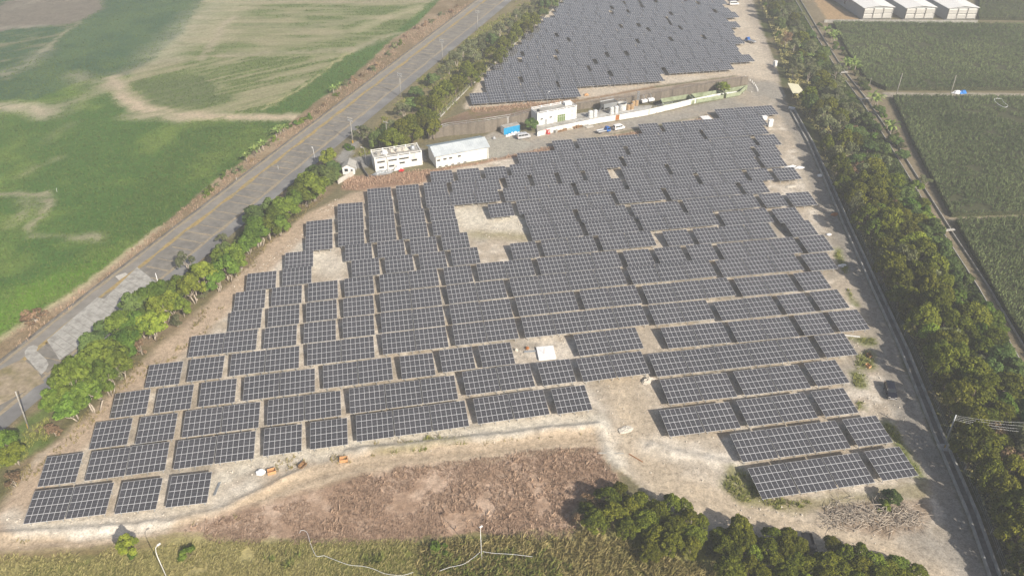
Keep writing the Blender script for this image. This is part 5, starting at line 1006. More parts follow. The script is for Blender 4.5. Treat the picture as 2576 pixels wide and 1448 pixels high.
def make_trunk(seed, H, zc, clumps, r0, mt='bark', stems=1):
    rr = random.Random(seed); b = MB()
    for s_ in range(stems):
        ang_ = rr.uniform(0, 6.28); off = .35 * s_; fork = Vector((math.cos(ang_) * off * 2.5, math.sin(ang_) * off * 2.5, zc * .5)); base = Vector((math.cos(ang_) * off, math.sin(ang_) * off, -.3))
        mid = base.lerp(fork, .5) + Vector((rr.uniform(-.15, .15), rr.uniform(-.15, .15), 0)); b.tube([base, mid, fork], [r0, r0 * .8, r0 * .62], 7)
        for c, r_ in rr.sample(clumps, min(7 if stems == 1 else 4, len(clumps))):
            e = Vector(c); m_ = fork.lerp(e, .5) + Vector((rr.uniform(-.3, .3), rr.uniform(-.3, .3), -.25)); b.tube([fork, m_, e], [r0 * .5, r0 * .33, r0 * .12], 5)
    return b.mesh('trunk', MATS[mt], True)
def clumps_broad(seed, H, Rr, n_):
    rr = random.Random(seed); out = []
    for k in range(n_):
        a = rr.uniform(0, 6.28); u = rr.random() ** .5; z = H - Rr * .75 * (u ** 2) - rr.uniform(.2, 1.9); out.append(((Rr * .8 * u * math.cos(a), Rr * .8 * u * math.sin(a), z), rr.uniform(.65, 1.2) * Rr / 3))
    return out
def clumps_tuft(seed, H, Rr, n_):
    rr = random.Random(seed); out = []
    for k in range(n_):
        a = k * 2.399 + rr.uniform(-.4, .4); u = math.sqrt((k + .5) / n_); z = H - .4 - (u ** 2.2) * Rr * .85 - rr.uniform(0, .6); out.append(((Rr * .9 * u * math.cos(a), Rr * .9 * u * math.sin(a), z), rr.uniform(.42, .8)))
    for k in range(n_ // 3):
        a = rr.uniform(0, 6.28); out.append(((Rr * .85 * math.cos(a), Rr * .85 * math.sin(a), H - Rr - rr.uniform(.3, 1.4)), rr.uniform(.45, .75)))
    return out
PROTO = {}
def proto(key, kind, n_, H, Rr, mt, leaf, dens, bark='bark', stems=1, r0=.17, flat=.5, nc=17):
    L_ = []
    for k in range(n_):
        sd = abs(hash(key)) % 1000 if False else sum(map(ord, key)) * 7 + k; cl = (clumps_tuft if kind == 'tuft' else clumps_broad)(sd, H, Rr, nc)
        L_.append((make_trunk(sd, H, H - Rr * .9, cl, r0, bark, stems), make_crown(sd, cl, leaf, dens, mt, flat), H, Rr))
    PROTO[key] = L_
proto('green', 'broad', 4, 6.5, 3.0, 'leaf_green', .27, 190, 'bark_pale', 3, nc=22); proto('lime', 'broad', 2, 6.0, 2.8, 'leaf_lime', .26, 170, 'bark_pale', 3, nc=20); proto('deep', 'broad', 4, 6.0, 3.0, 'leaf_deep', .29, 170, nc=20)
proto('olive', 'tuft', 5, 6.0, 2.5, 'leaf_olive', .19, 240, nc=30, flat=.6); proto('olivelime', 'tuft', 2, 6.0, 2.5, 'leaf_lime', .19, 220, nc=26, flat=.6); proto('grey', 'broad', 3, 5.5, 2.7, 'leaf_grey', .22, 120, 'bark_pale', 2, nc=16); proto('dry', 'broad', 2, 4.5, 2.3, 'leaf_dry', .2, 110, 'bark_pale', 2, nc=14)
proto('shrub', 'broad', 3, 2.1, 1.5, 'leaf_green', .22, 420, 'bark', 2, .06, nc=9); proto('shrubdry', 'broad', 3, 1.9, 1.5, 'leaf_dry', .2, 330, 'bark_pale', 2, .06, nc=9); proto('shrubgrey', 'broad', 2, 2.2, 1.6, 'leaf_grey', .2, 330, 'bark_pale', 2, .06, nc=9)
TR = random.Random(21); NT = [0]
def tree(px, py, rm, key, lab, group=None, pxpos=True, cat='tree', name=None, hs=1.0):
    tm, cm, H, Rr = TR.choice(PROTO[key]); s_ = rm / Rr
    q = G(px, py, max(.5, (H - Rr * .55) * s_ * hs)) if pxpos else Vector((px, py, 0))
    r_ = empty(name or ('shrub' if 'shrub' in key else {'olive': 'tufted_tree', 'olivelime': 'tufted_tree', 'grey': 'sparse_tree', 'dry': 'withered_tree', 'deep': 'leafy_tree'}.get(key, 'broadleaf_tree')), (q.x, q.y, 0), TR.uniform(0, 6.28), lab, cat, group); r_.scale = (s_ * TR.uniform(.78, 1.25), s_ * TR.uniform(.78, 1.25), s_ * hs * TR.uniform(.82, 1.2))
    link('trunk', tm, r_); link('crown', cm, r_); NT[0] += 1; return r_
LAB_ROW = 'bushy green tree in the row between road and dirt track'; GRP_ROW = 'trees in the roadside row'
for px, py, rm, key in ((5, 1105, 2.6, 'green'), (28, 1130, 2.2, 'lime'), (150, 985, 3.0, 'green'), (178, 950, 3.6, 'green'), (205, 925, 3.4, 'green'), (238, 900, 3.6, 'green'), (178, 1010, 2.6, 'green'), (215, 985, 3.2, 'green'), (255, 945, 3.0, 'green'), (272, 875, 3.4, 'green'), (290, 905, 2.8, 'green'), (225, 865, 2.6, 'deep'), (250, 835, 2.6, 'deep'),
    (310, 840, 3.2, 'green'), (300, 805, 2.8, 'green'), (345, 800, 3.2, 'green'), (335, 765, 2.8, 'deep'), (375, 805, 2.8, 'lime'), (400, 770, 3.0, 'lime'), (365, 745, 2.8, 'green'), (425, 745, 2.8, 'lime'), (395, 725, 2.4, 'green'), (440, 710, 2.6, 'green'), (455, 765, 2.0, 'green'), (480, 715, 3.0, 'lime'), (510, 685, 3.0, 'lime'), (540, 700, 2.2, 'green'),
    (565, 660, 3.0, 'green'), (590, 640, 3.0, 'green'), (560, 618, 2.4, 'deep'), (620, 600, 2.6, 'green'), (640, 575, 3.2, 'green'), (668, 560, 3.0, 'green'), (640, 535, 3.0, 'deep'), (690, 530, 3.4, 'green'), (712, 520, 3.0, 'green'), (672, 515, 2.6, 'deep'), (735, 495, 2.8, 'green'), (755, 470, 3.2, 'green'), (785, 455, 3.6, 'green'), (815, 440, 3.4, 'deep'), (835, 430, 2.8, 'deep'), (790, 430, 3.0, 'deep'), (765, 445, 2.6, 'lime'), (835, 412, 2.2, 'deep')):
    tree(px, py, rm * 1.12, key, LAB_ROW, GRP_ROW)
for k in range(26):
    f = (k + .5) / 26; px = 130 + (840 - 130) * f + TR.uniform(-10, 10); py = 1015 + (435 - 1015) * f + TR.uniform(-14, 14) - 25 * math.sin(f * 3.14); tree(px, py, TR.uniform(2.0, 2.9), TR.choice(('green', 'green', 'deep')), LAB_ROW, GRP_ROW)
for px, py, rm, key in ((300, 930, 1.8, 'grey'), (350, 870, 1.7, 'dry'), (440, 800, 1.7, 'grey'), (505, 730, 1.6, 'grey'), (590, 675, 1.8, 'grey'), (690, 575, 1.6, 'grey'), (770, 500, 1.7, 'grey'), (130, 1075, 1.6, 'dry'), (30, 1200, 1.6, 'dry')): tree(px, py, rm, key, 'thin half-bare tree on the track side of the roadside row', 'half-bare trees of the roadside row')
tree(285, 855, 1.7, 'olivelime', 'small bright yellow-green tree top in the roadside row'); tree(826, 388, 2.9, 'lime', 'lone yellow-green tree beside the road near the guard hut'); tree(463, 650, 2.3, 'grey', 'thin sparse sapling standing on the parking strip'); tree(556, 592, 1.6, 'grey', 'thin sparse sapling by the road opposite the tree row')
tree(78, 786, 2.9, 'dry', 'bare brown spreading tree in the dry strip beside the crop field', hs=.7)
LAB_UP = 'dark bushy tree in the belt between road and far solar site'; GRP_UP = 'trees beside the far solar site'
for px, py, rm, key in ((905, 318, 3.2, 'grey'), (925, 330, 2.8, 'grey'), (945, 345, 3.0, 'deep'), (962, 330, 3.0, 'deep'), (985, 345, 3.2, 'olive'), (985, 315, 3.4, 'grey'), (1008, 340, 3.0, 'olive'), (1010, 318, 3.2, 'olive'), (1035, 318, 3.4, 'olive'), (1035, 295, 3.4, 'olive'), (1060, 300, 3.2, 'olive'), (1065, 275, 3.2, 'olive'), (1090, 315, 2.8, 'olive'), (1085, 290, 2.8, 'olive'), (1012, 268, 3.0, 'grey'),
    (1035, 255, 3.0, 'deep'), (1060, 245, 3.2, 'olive'), (1090, 250, 3.0, 'olive'), (1045, 225, 2.6, 'deep'), (1100, 232, 2.8, 'olive'), (1122, 215, 2.8, 'olive'), (1145, 210, 2.6, 'olive'), (1150, 190, 3.0, 'olive'), (1185, 185, 3.0, 'olive'), (1175, 168, 2.6, 'olive'), (1205, 170, 2.4, 'olive'), (1088, 195, 2.6, 'deep'), (1108, 180, 2.4, 'grey'), (1130, 160, 3.0, 'grey'), (1145, 140, 3.2, 'grey'), (1165, 125, 3.2, 'grey'), (1190, 130, 3.2, 'grey'), (1185, 105, 3.2, 'grey'), (1215, 120, 3.0, 'grey'), (1210, 95, 3.0, 'grey'),
    (1235, 125, 2.6, 'olive'), (1250, 145, 2.4, 'olive'), (1262, 125, 2.6, 'olive'), (1240, 100, 3.0, 'deep'), (1265, 100, 3.0, 'olive'), (1288, 95, 3.0, 'olive'), (1300, 75, 3.0, 'olive'), (1235, 78, 3.0, 'grey'), (1258, 72, 3.0, 'grey'), (1280, 60, 3.0, 'grey'), (1305, 55, 3.0, 'olive'), (1325, 65, 2.8, 'olive'), (1325, 42, 3.0, 'olive'), (1345, 45, 2.8, 'olive'), (1300, 35, 3.0, 'grey'), (1322, 22, 3.0, 'grey'), (1345, 22, 3.0, 'grey'), (1365, 28, 2.6, 'deep'), (1370, 8, 3.0, 'deep'), (1348, 2, 3.0, 'grey'), (1392, 2, 2.8, 'deep'), (1375, -12, 3.0, 'grey'), (1410, -20, 3.0, 'deep'), (1395, -40, 3.0, 'grey'), (1440, -45, 3.0, 'deep')):
    tree(px, py, rm, key, LAB_UP, GRP_UP)
tree(1822, 208, 2.4, 'olivelime', 'light green tree growing at the edge of the settling pool'); tree(1806, 212, 1.6, 'grey', 'small grey shrubby tree beside the light green pool tree'); tree(1334, 305, 2.4, 'deep', 'dark ivy clump against the end of the plant building', hs=.9)
tree(879, 365, 1.8, 'shrub', 'green shrub at the foot of the gate pole', cat='shrub', hs=.8)
for px, py, rm, key in ((845, 232, 1.5, 'shrub'), (872, 205, 1.8, 'shrubgrey'), (892, 196, 1.7, 'shrubdry'), (912, 185, 1.6, 'shrubdry'), (935, 168, 1.8, 'shrubgrey'), (950, 158, 1.6, 'shrubdry'), (975, 130, 1.7, 'shrubgrey'), (992, 112, 2.0, 'shrubgrey'), (1008, 105, 1.7, 'shrub'), (1020, 88, 1.6, 'shrubdry'), (1050, 66, 2.0, 'shrubdry'), (1068, 58, 2.0, 'shrubdry'), (1085, 50, 1.6, 'shrubgrey'), (1110, 32, 1.6, 'shrubgrey'), (1135, 25, 1.6, 'shrubdry'), (1150, 12, 1.6, 'shrubdry'),
    (780, 290, 1.3, 'shrub'), (762, 298, 1.7, 'shrub'), (742, 305, 1.5, 'shrub'), (725, 312, 1.6, 'shrub'), (690, 345, 1.4, 'shrub'), (672, 358, 1.2, 'shrubgrey'), (605, 420, 1.4, 'shrubgrey'), (588, 428, 1.3, 'shrubgrey'), (562, 438, 1.3, 'shrub'), (530, 470, 1.4, 'shrub'), (515, 482, 1.4, 'shrub'), (545, 462, 1.0, 'shrubgrey'), (800, 278, 1.0, 'shrubdry'), (815, 262, 1.1, 'shrubdry'), (632, 398, 1.0, 'shrubdry')):
    tree(px, py, rm, key, {'shrub': 'green shrub in the dry strip between crop field and road', 'shrubgrey': 'grey-green shrub in the dry strip between crop field and road', 'shrubdry': 'brown withered shrub in the dry strip between crop field and road'}[key], {'shrub': 'green verge shrubs', 'shrubgrey': 'grey verge shrubs', 'shrubdry': 'dry verge shrubs'}[key], cat='shrub')
# bottom clump by the dirt track
LAB_BOT = 'tufted olive-green tree in the clump below the dirt track'; GRP_BOT = 'trees below the dirt track'
for px, py, rm in ((1480, 1275, 1.9), (1530, 1245, 2.0), (1560, 1225, 1.8), (1500, 1305, 2.0), (1545, 1290, 2.2), (1585, 1265, 2.1), (1610, 1250, 1.8), (1575, 1320, 2.1), (1625, 1300, 2.2), (1660, 1275, 2.0), (1690, 1262, 1.9), (1650, 1335, 2.1), (1700, 1315, 2.2), (1735, 1295, 2.0), (1720, 1270, 1.6), (1640, 1368, 1.9), (1690, 1360, 2.0), (1745, 1335, 2.0), (1765, 1308, 1.6), (1740, 1365, 1.8),
    (1815, 1335, 1.6), (1865, 1320, 1.8), (1850, 1345, 1.8), (1825, 1365, 1.7), (1880, 1355, 1.8), (1850, 1385, 1.8), (1900, 1385, 1.7), (1890, 1415, 1.9), (1840, 1420, 1.9), (1945, 1345, 1.7), (1985, 1340, 1.8), (1935, 1375, 1.9), (1975, 1370, 2.0), (2010, 1365, 1.7), (1950, 1405, 2.0), (2000, 1405, 2.0), (2040, 1415, 2.0), (1920, 1435, 2.0), (1980, 1440, 2.0), (2100, 1362, 1.5), (2085, 1410, 1.9), (2130, 1385, 1.8), (2165, 1385, 1.7), (2120, 1425, 2.0), (2170, 1415, 1.9), (2205, 1405, 1.8), (2075, 1445, 2.0), (2240, 1420, 1.7), (2215, 1440, 1.9), (2265, 1410, 1.6), (2280, 1440, 1.8), (2310, 1432, 1.5), (2160, 1455, 2.0), (2030, 1460, 2.0), (2250, 1470, 1.9)):
    tree(px, py, rm, 'olive' if TR.random() < .9 else 'olivelime', LAB_BOT, GRP_BOT, hs=.95)
for px, py, rm in ((1462, 1300, 1.7), (1500, 1262, 1.6), (1478, 1250, 1.5)): tree(px, py, rm, 'dry', 'russet withered tree at the grassy edge of the lower clump', 'russet trees of the lower clump')
tree(2245, 1245, 2.0, 'deep', 'dark green bush growing in the brushwood heap', cat='bush', hs=.7); tree(2225, 1262, 1.4, 'shrub', 'small green bush beside the brushwood heap', cat='bush')
tree(330, 1388, 1.2, 'shrub', 'bright lime bush beside the lower dirt track', cat='bush').children[1].data = PROTO['lime'][0][1]
tree(465, 1385, 1.5, 'shrub', 'green bush near the arched white lamp post', cat='bush'); tree(1105, 1372, 1.6, 'shrub', 'green bush at the edge of the reeds', cat='bush'); tree(1790, 1380, 1.3, 'shrubgrey', 'pale blossoming bush among the lower clump', cat='bush')
# ------------------------------------------------------------------ the belt on the right
def edge_x(line, y):
    ys = np.array([q.y for q in line]); xs = np.array([q.x for q in line]); o_ = np.argsort(ys); return float(np.interp(y, ys[o_], xs[o_]))
SHED = G(2003, 222); y = 60.0; LAB_B = {'olive': 'olive-green tufted tree in the belt beside the canal', 'olivelime': 'yellow-green tufted tree in the belt beside the canal', 'deep': 'dense dark green tree in the belt beside the field ditch', 'green': 'leafy mid-green tree in the belt beside the field ditch', 'grey': 'grey-green sparse tree in the belt beside the canal', 'dry': 'brown withered tree in the belt beside the canal', 'shrub': 'low green bush in the belt beside the canal', 'shrubgrey': 'low grey-green bush in the belt beside the canal'}
while y < 425:
    xl = edge_x(CW, y) if y < 236 else edge_x(GP([(1984, 275), (1955, 190), (1915, 60), (1890, 0), (1870, -40)]), y)
    xr = edge_x(DW, y); xl += 4.0 if y < 236 else 5.5; xr -= 1.6; wdt = xr - xl; x = xl + TR.uniform(0, 1.5)
    while x < xr - 1.0:
        f = (x - xl) / max(wdt, 1); u = TR.random()
        if y < 205: key = ('olive' if u < .80 else 'olivelime' if u < .87 else 'grey' if u < .97 else 'dry') if f < .55 else ('deep' if u < .55 else 'green' if u < .8 else 'olive')
        elif y < 270: key = ('olive' if u < .5 else 'grey' if u < .84 else 'deep' if u < .95 else 'dry') if f < .5 else ('grey' if u < .35 else 'shrubgrey' if u < .55 else 'deep' if u < .8 else 'shrub')
        else: key = 'grey' if u < .32 else 'olive' if u < .5 else 'shrub' if u < .66 else 'shrubgrey' if u < .86 else 'deep' if u < .96 else 'dry'
        big_ = 'shrub' not in key; rm = TR.uniform(2.2, 3.3) if big_ else TR.uniform(1.4, 2.2)
        if f > .9: rm = min(rm, 2.1)
        if y > 270 and TR.random() < .3: x += 4; continue
        if abs(x - SHED.x) < 6.5 and -14 < y - SHED.y < 5: x += 3; continue
        tree(x + TR.uniform(-.8, .8), y + TR.uniform(-1.4, 1.4), rm, key, LAB_B[key], 'belt ' + key + ' trees', False, 'tree' if big_ else 'bush', hs=(1.25 if f < .3 else 1.0) if f < .55 else .9)
        x += rm * 1.55 + TR.uniform(.2, 1.0)
    y += TR.uniform(3.6, 4.6) if y < 205 else TR.uniform(4.6, 6)
for px, py, rm, key, lab in ((2329, 449, 2.2, 'grey', 'round grey-green bush sitting in the field ditch'), (2272, 384, 2.3, 'deep', 'dark round bush at the ditch edge below the banana plants'), (2248, 343, 2.6, 'deep', 'dark green round tree at the corner of the middle maize field'), (2262, 352, 2.0, 'deep', 'second dark bush at the corner of the middle maize field'), (2168, 200, 2.0, 'grey', 'grey bush beside the ditch at the upper maize field'), (2172, 215, 2.0, 'deep', 'dark bush at the ditch by the thin timber pole'), (2215, 275, 2.0, 'deep', 'dark bush under the banana plants by the farm track'), (2100, 118, 1.6, 'deep', 'dark bush at the ditch between banana plants'), (2062, 62, 1.8, 'deep', 'dark bush at the corner of the warehouse wall')): tree(px, py, rm, key, lab, cat='bush', hs=.7)
for k in range(24):
    f = (k + .5) / 24; px = 2066 + (2268 - 2066) * f + TR.uniform(-5, 5); py = 58 + (372 - 58) * f + TR.uniform(-5, 5)
    if abs(py - 236) < 12: continue
    tree(px + 12, py, TR.uniform(1.3, 2.0), TR.choice(('shrub', 'shrubgrey', 'shrub')), 'bush in the green fringe between ditch and maize', 'bushes between ditch and maize', cat='bush')
# ------------------------------------------------------------------ banana plants
def banana_leaf():
    b = MB(); n_ = 6; L_ = 2.6; v = []
    for k in range(n_ + 1):
        t = k / n_; x = L_ * t * (1 - .12 * t); z = 1.15 * math.sin(t * 2.0) - .55 * t * t; wd = .33 * math.sin(min(1, t * 1.25 + .12) * math.pi * .82) + .02; v += [(x, -wd, z - .1 * wd), (x, 0, z + .03), (x, wd, z - .1 * wd)]
    f = []
    for k in range(n_): f += [(3 * k, 3 * k + 3, 3 * k + 4, 3 * k + 1), (3 * k + 1, 3 * k + 4, 3 * k + 5, 3 * k + 2)]
    me = b.add(v, f).mesh('leaf', MATS['leaf_banana'], True); at = me.attributes.new('tint', 'FLOAT', 'POINT'); at.data.foreach_set('value', [.35 + .3 * (i % 3) * .5 for i in range(len(v))]); return me
BLEAF = banana_leaf(); BSTEM = MB().tube([(0, 0, -.2), (.05, 0, 1.2), (0, 0, 2.3)], [.2, .16, .1], 7).mesh('stem', MATS['bark_pale'], True)
def banana(px, py, s_, lab, grp):
    q = G(px, py, 2.2 * s_); r_ = empty('banana_plant', (q.x, q.y, 0), TR.uniform(0, 6), lab, 'banana plant', grp); r_.scale = (s_, s_, s_); link('stem', BSTEM, r_)
    k_ = TR.choice((9, 10, 11))
    for k in range(k_): o = link('leaf', BLEAF, r_, (0, 0, 2.0 + TR.uniform(-.15, .25)), (0, -TR.uniform(-.25, .55), k * 6.283 / k_ + TR.uniform(-.25, .25)))
for px, py in ((2092, 90), (2102, 84), (2078, 76), (2017, 118), (2030, 128), (2040, 143), (2140, 160), (2153, 165), (2128, 157), (2196, 242), (2210, 248), (2204, 255), (2234, 312), (2244, 318), (2100, 96), (2148, 155)): banana(px, py, TR.uniform(.95, 1.25), 'banana plant with broad pale green leaves beside the field ditch', 'banana plants at the ditch')
for px, py in ((640, 378), (652, 370), (660, 364), (693, 331), (703, 324), (712, 322), (618, 392), (838, 224), (855, 216)): banana(px, py, TR.uniform(.8, 1.05), 'banana plant with yellow-green leaves at the crop field edge by the road', 'banana plants by the road')

# ================================================================== GRASS, CROPS, STONES (uncountable)
def sample_poly(polys, dens, rng, px=True, h=0.0):
    out = []
    for pts in polys:
        P_ = GP(pts, h) if px else pts; xs = [q[0] for q in P_]; ys = [q[1] for q in P_]; k = int((max(xs) - min(xs)) * (max(ys) - min(ys)) * dens)
        X = rng.uniform(min(xs), max(xs), k); Y = rng.uniform(min(ys), max(ys), k); wv_ = 5.0 if px else .8; m_ = inside(X + (fbm(X, Y, 6, 201, 3) - .5) * wv_, Y + (fbm(X, Y, 6, 207, 3) - .5) * wv_, P_); out.append(np.stack([X[m_], Y[m_]], 1))
    return np.concatenate(out)
def tuft_quads(XY, h0, h1, wd, blades, rng, z=-.08, lean=.6):
    k = len(XY); B = np.repeat(np.concatenate([XY, np.full((k, 1), z)], 1), blades, 0); m_ = len(B); a = rng.uniform(0, 6.283, m_)
    B = B + np.stack([rng.normal(0, .12, m_), rng.normal(0, .12, m_), np.zeros(m_)], 1); hh = rng.uniform(h0, h1, m_) * np.repeat(rng.uniform(.7, 1.2, k), blades)
    d_ = np.stack([np.cos(a), np.sin(a), np.zeros(m_)], 1); s_ = np.stack([-np.sin(a), np.cos(a), np.zeros(m_)], 1) * (wd * rng.uniform(.6, 1.4, m_))[:, None]; ln = (lean * rng.uniform(.3, 1.2, m_) * hh)[:, None]; up = np.array([0, 0, 1.0])
    mid = B + d_ * ln * .4 + up * (hh * .65)[:, None]; tip = B + d_ * ln + up * hh[:, None]
    return np.stack([B - s_ * .6, B + s_ * .6, mid + s_, tip], 1), np.repeat(rng.uniform(0, 1, k), blades) * .7 + rng.uniform(0, .3, m_)
def grass(name, polys, dens, h0, h1, wd, blades, mt, lab, cat='grass', thin=None, seed=1, z=-.08, lean=.6):
    rng = np.random.default_rng(seed); XY = sample_poly(polys, dens, rng)
    if thin: XY = XY[fbm(XY[:, 0], XY[:, 1], thin[0], seed + 5, 3) > thin[1]]
    Q, T_i = tuft_quads(XY, h0, h1, wd, blades, rng, z, lean); o = link(name, quads_mesh(name, Q, MATS[mt], T_i)); return tag(o, lab, cat, kind='stuff')
DRYP = [(440, 1343), (600, 1352), (1000, 1352), (1300, 1342), (1440, 1332), (1478, 1240), (1560, 1205), (1525, 1170), (1500, 1122), (1200, 1154), (1000, 1175), (820, 1220), (700, 1255), (560, 1302)]
grass('dry_grass', [DRYP, [(430, 1352), (600, 1340), (1300, 1335), (1430, 1325), (1430, 1350), (1000, 1372), (600, 1372)]], 11.0, .12, .38, .038, 4, 'grass_dry', 'brown withered grass covering the plot below the lower track', seed=2, lean=1.6, thin=(5, .42))
grass('dry_tussocks', [DRYP], .9, .3, .75, .05, 7, 'grass_dry', 'scattered taller dry tussocks on the brown plot', seed=22, lean=1.1, thin=(9, .5))
grass('bank_weeds', [[(690, 1168), (800, 1145), (945, 1122), (1075, 1098), (1190, 1088), (1195, 1100), (1080, 1112), (950, 1145), (800, 1168), (700, 1190)], [(1210, 1105), (1480, 1075), (1490, 1088), (1220, 1120)], [(430, 1335), (560, 1300), (640, 1262), (650, 1275), (560, 1318), (440, 1345)], [(30, 1350), (200, 1345), (200, 1360), (30, 1368)], [(300, 1012), (450, 868), (560, 772), (572, 780), (460, 880), (310, 1025)]], 2.2, .2, .6, .05, 6, 'grass_mix', 'tufts of weeds along the stony banks and track edges', cat='weeds', seed=23, lean=1.1, thin=(3, .5))
grass('dry_grass', [[(858, 475), (872, 442), (940, 442), (1080, 430), (1232, 404), (1392, 364), (1400, 374), (1090, 434), (1062, 456), (920, 476)], [(1105, 330), (1215, 300), (1180, 272), (1440, 252), (1440, 262), (1340, 285), (1130, 335)], [(1490, 350), (1620, 326), (1612, 337), (1480, 354)], [(1600, 334), (1790, 292), (1800, 297), (1640, 336)]], 3.0, .35, .8, .07, 4, 'grass_dry', 'brown withered grass around the compound', seed=3)
grass('verge_grass', [[(1195, 2), (716, 358), (238, 720), (0, 905), (0, 858), (180, 748), (330, 632), (520, 478), (700, 338), (870, 212), (985, 106), (1050, 64)]], 1.6, .3, .8, .07, 4, 'grass_dry', 'dry grass on the strip between crop field and road', thin=(9, .38), seed=4)
grass('rough_grass', [[(-60, 1470), (-60, 1412), (200, 1400), (440, 1368), (600, 1362), (1000, 1360), (1060, 1368), (1040, 1470)]], 14.0, .15, .5, .04, 4, 'grass_mix', 'rough yellow-green grass at the bottom edge', seed=5, lean=1.5, thin=(5, .30))
grass('reeds', [[(1040, 1460), (1060, 1368), (1150, 1362), (1300, 1350), (1440, 1338), (1470, 1330), (1560, 1360), (1640, 1400), (1780, 1400), (1800, 1460)]], 7.0, .4, 1.1, .045, 6, 'grass_mix', 'tall mixed reeds beside the lower clump of trees', cat='reeds', seed=6, lean=1.0, thin=(4, .28))
grass('green_reeds', [[(1060, 1470), (1090, 1375), (1150, 1368), (1250, 1380), (1330, 1400), (1480, 1440), (1480, 1470)], [(440, 1395), (500, 1380), (500, 1410), (430, 1420)], [(660, 1400), (760, 1395), (780, 1430), (680, 1440)], [(900, 1395), (960, 1385), (980, 1420)]], 4.0, .5, 1.3, .06, 6, 'grass_green', 'clumps of green reeds and weeds at the bottom edge', cat='reeds', seed=16, lean=1.0, thin=(3, .45))
GP_ = [[(1830, 1175), (1875, 1182), (1920, 1235), (1985, 1262), (1960, 1272), (1860, 1262), (1818, 1222)], [(2217, 1060), (2243, 1062), (2318, 1190), (2322, 1212), (2295, 1190)], [(2132, 847), (2198, 850), (2202, 868), (2172, 870)], [(2160, 887), (2203, 882), (2203, 924), (2152, 928)], [(2132, 932), (2173, 937), (2183, 973), (2152, 973)], [(2098, 622), (2109, 626), (2133, 680), (2125, 688), (2102, 650)], [(2127, 727), (2139, 736), (2163, 767), (2152, 769)], [(2152, 1012), (2178, 1021), (2188, 1033), (2167, 1029)], [(60, 1095), (120, 1050), (140, 1095), (60, 1150), (-20, 1180), (-20, 1120)], [(945, 1135), (1075, 1108), (1185, 1096), (1180, 1103), (965, 1142)], [(1900, 1272), (2060, 1250), (2050, 1262), (1930, 1288)]]
grass('weed_grass', GP_, 7.0, .2, .6, .06, 5, 'grass_green', 'green weeds and tall grass around the solar tables', cat='weeds', seed=7, lean=1.2, thin=(2.5, .38))
grass('verge_weeds', [[(855, 450), (740, 560), (640, 660), (540, 762), (430, 872), (300, 995), (160, 1135), (30, 1245), (0, 1220), (110, 1090), (280, 950), (400, 830), (540, 700), (640, 600), (740, 510), (830, 440)]], 3.0, .25, .7, .07, 4, 'grass_mix', 'weeds and litter under the roadside tree row', cat='weeds', thin=(7, .42), seed=8)
grass('strip_grass', [[(890, 395), (955, 305), (1065, 195), (1185, 90), (1300, 5), (1395, 12), (1285, 122), (1198, 210), (1108, 300), (1085, 345)]], 2.4, .4, 1.0, .08, 4, 'grass_green', 'rough green grass under the belt by the far site', thin=(8, .4), seed=9)
# vine covered thicket on the field side of the belt
rng = np.random.default_rng(10); pts_ = []
yy = rng.uniform(70, 420, 90000); lx = np.array([q.y for q in CW]); 
o1 = np.argsort(lx); XL = np.interp(yy, lx[o1], np.array([q.x for q in CW])[o1]) + 3.4; dl = np.array([q.y for q in DW]); o2 = np.argsort(dl); XR = np.interp(yy, dl[o2], np.array([q.x for q in DW])[o2]) - .4
lf = GP([(1984, 275), (1955, 190), (1915, 60), (1890, 0), (1870, -40)]); ly = np.array([q.y for q in lf]); XL = np.where(yy > 236, np.interp(yy, ly, np.array([q.x for q in lf])) + 3.5, XL)
ff = rng.uniform(0, 1, len(yy)) ** .75; xx = XL + (XR - XL) * ff; keep = xx > XL; xx, yy, ff = xx[keep], yy[keep], ff[keep]
hm = np.clip(fbm(xx, yy, 5.5, 41, 3) - .28, 0, 1) * 6.0 * (.35 + .65 * np.clip((ff - .3) / .4, 0, 1)) * np.where(yy > 270, .6, 1.0); hm = hm * np.clip((1 - ff) * 12, .25, 1)
C = np.stack([xx, yy, hm * rng.uniform(.75, 1.05, len(xx)) + .1], 1); e = .6
gxn = -(fbm(xx + e, yy, 5.5, 41, 3) - fbm(xx - e, yy, 5.5, 41, 3)) * 4; gyn = -(fbm(xx, yy + e, 5.5, 41, 3) - fbm(xx, yy - e, 5.5, 41, 3)) * 4
N = np.stack([gxn, gyn, np.full(len(xx), 1.0)], 1); N /= np.linalg.norm(N, axis=1)[:, None]
sel = ff > .42
for nm, mk, mt_, lab in (('vine_thicket', sel, 'leaf_deep', 'dense vine covered thicket on the field side of the belt'), ('undergrowth', ~sel, 'grass_mix', 'mixed undergrowth below the trees of the belt')):
    Q = leaf_quads(C[mk], N[mk], .33, rng, .55); tag(link(nm, quads_mesh(nm, Q, MATS[mt_], np.clip(rng.normal(.5, .2, mk.sum()) + (fbm(xx[mk], yy[mk], 7, 77, 2) - .5) * 1.2, 0, 1))), lab, 'thicket', kind='stuff')
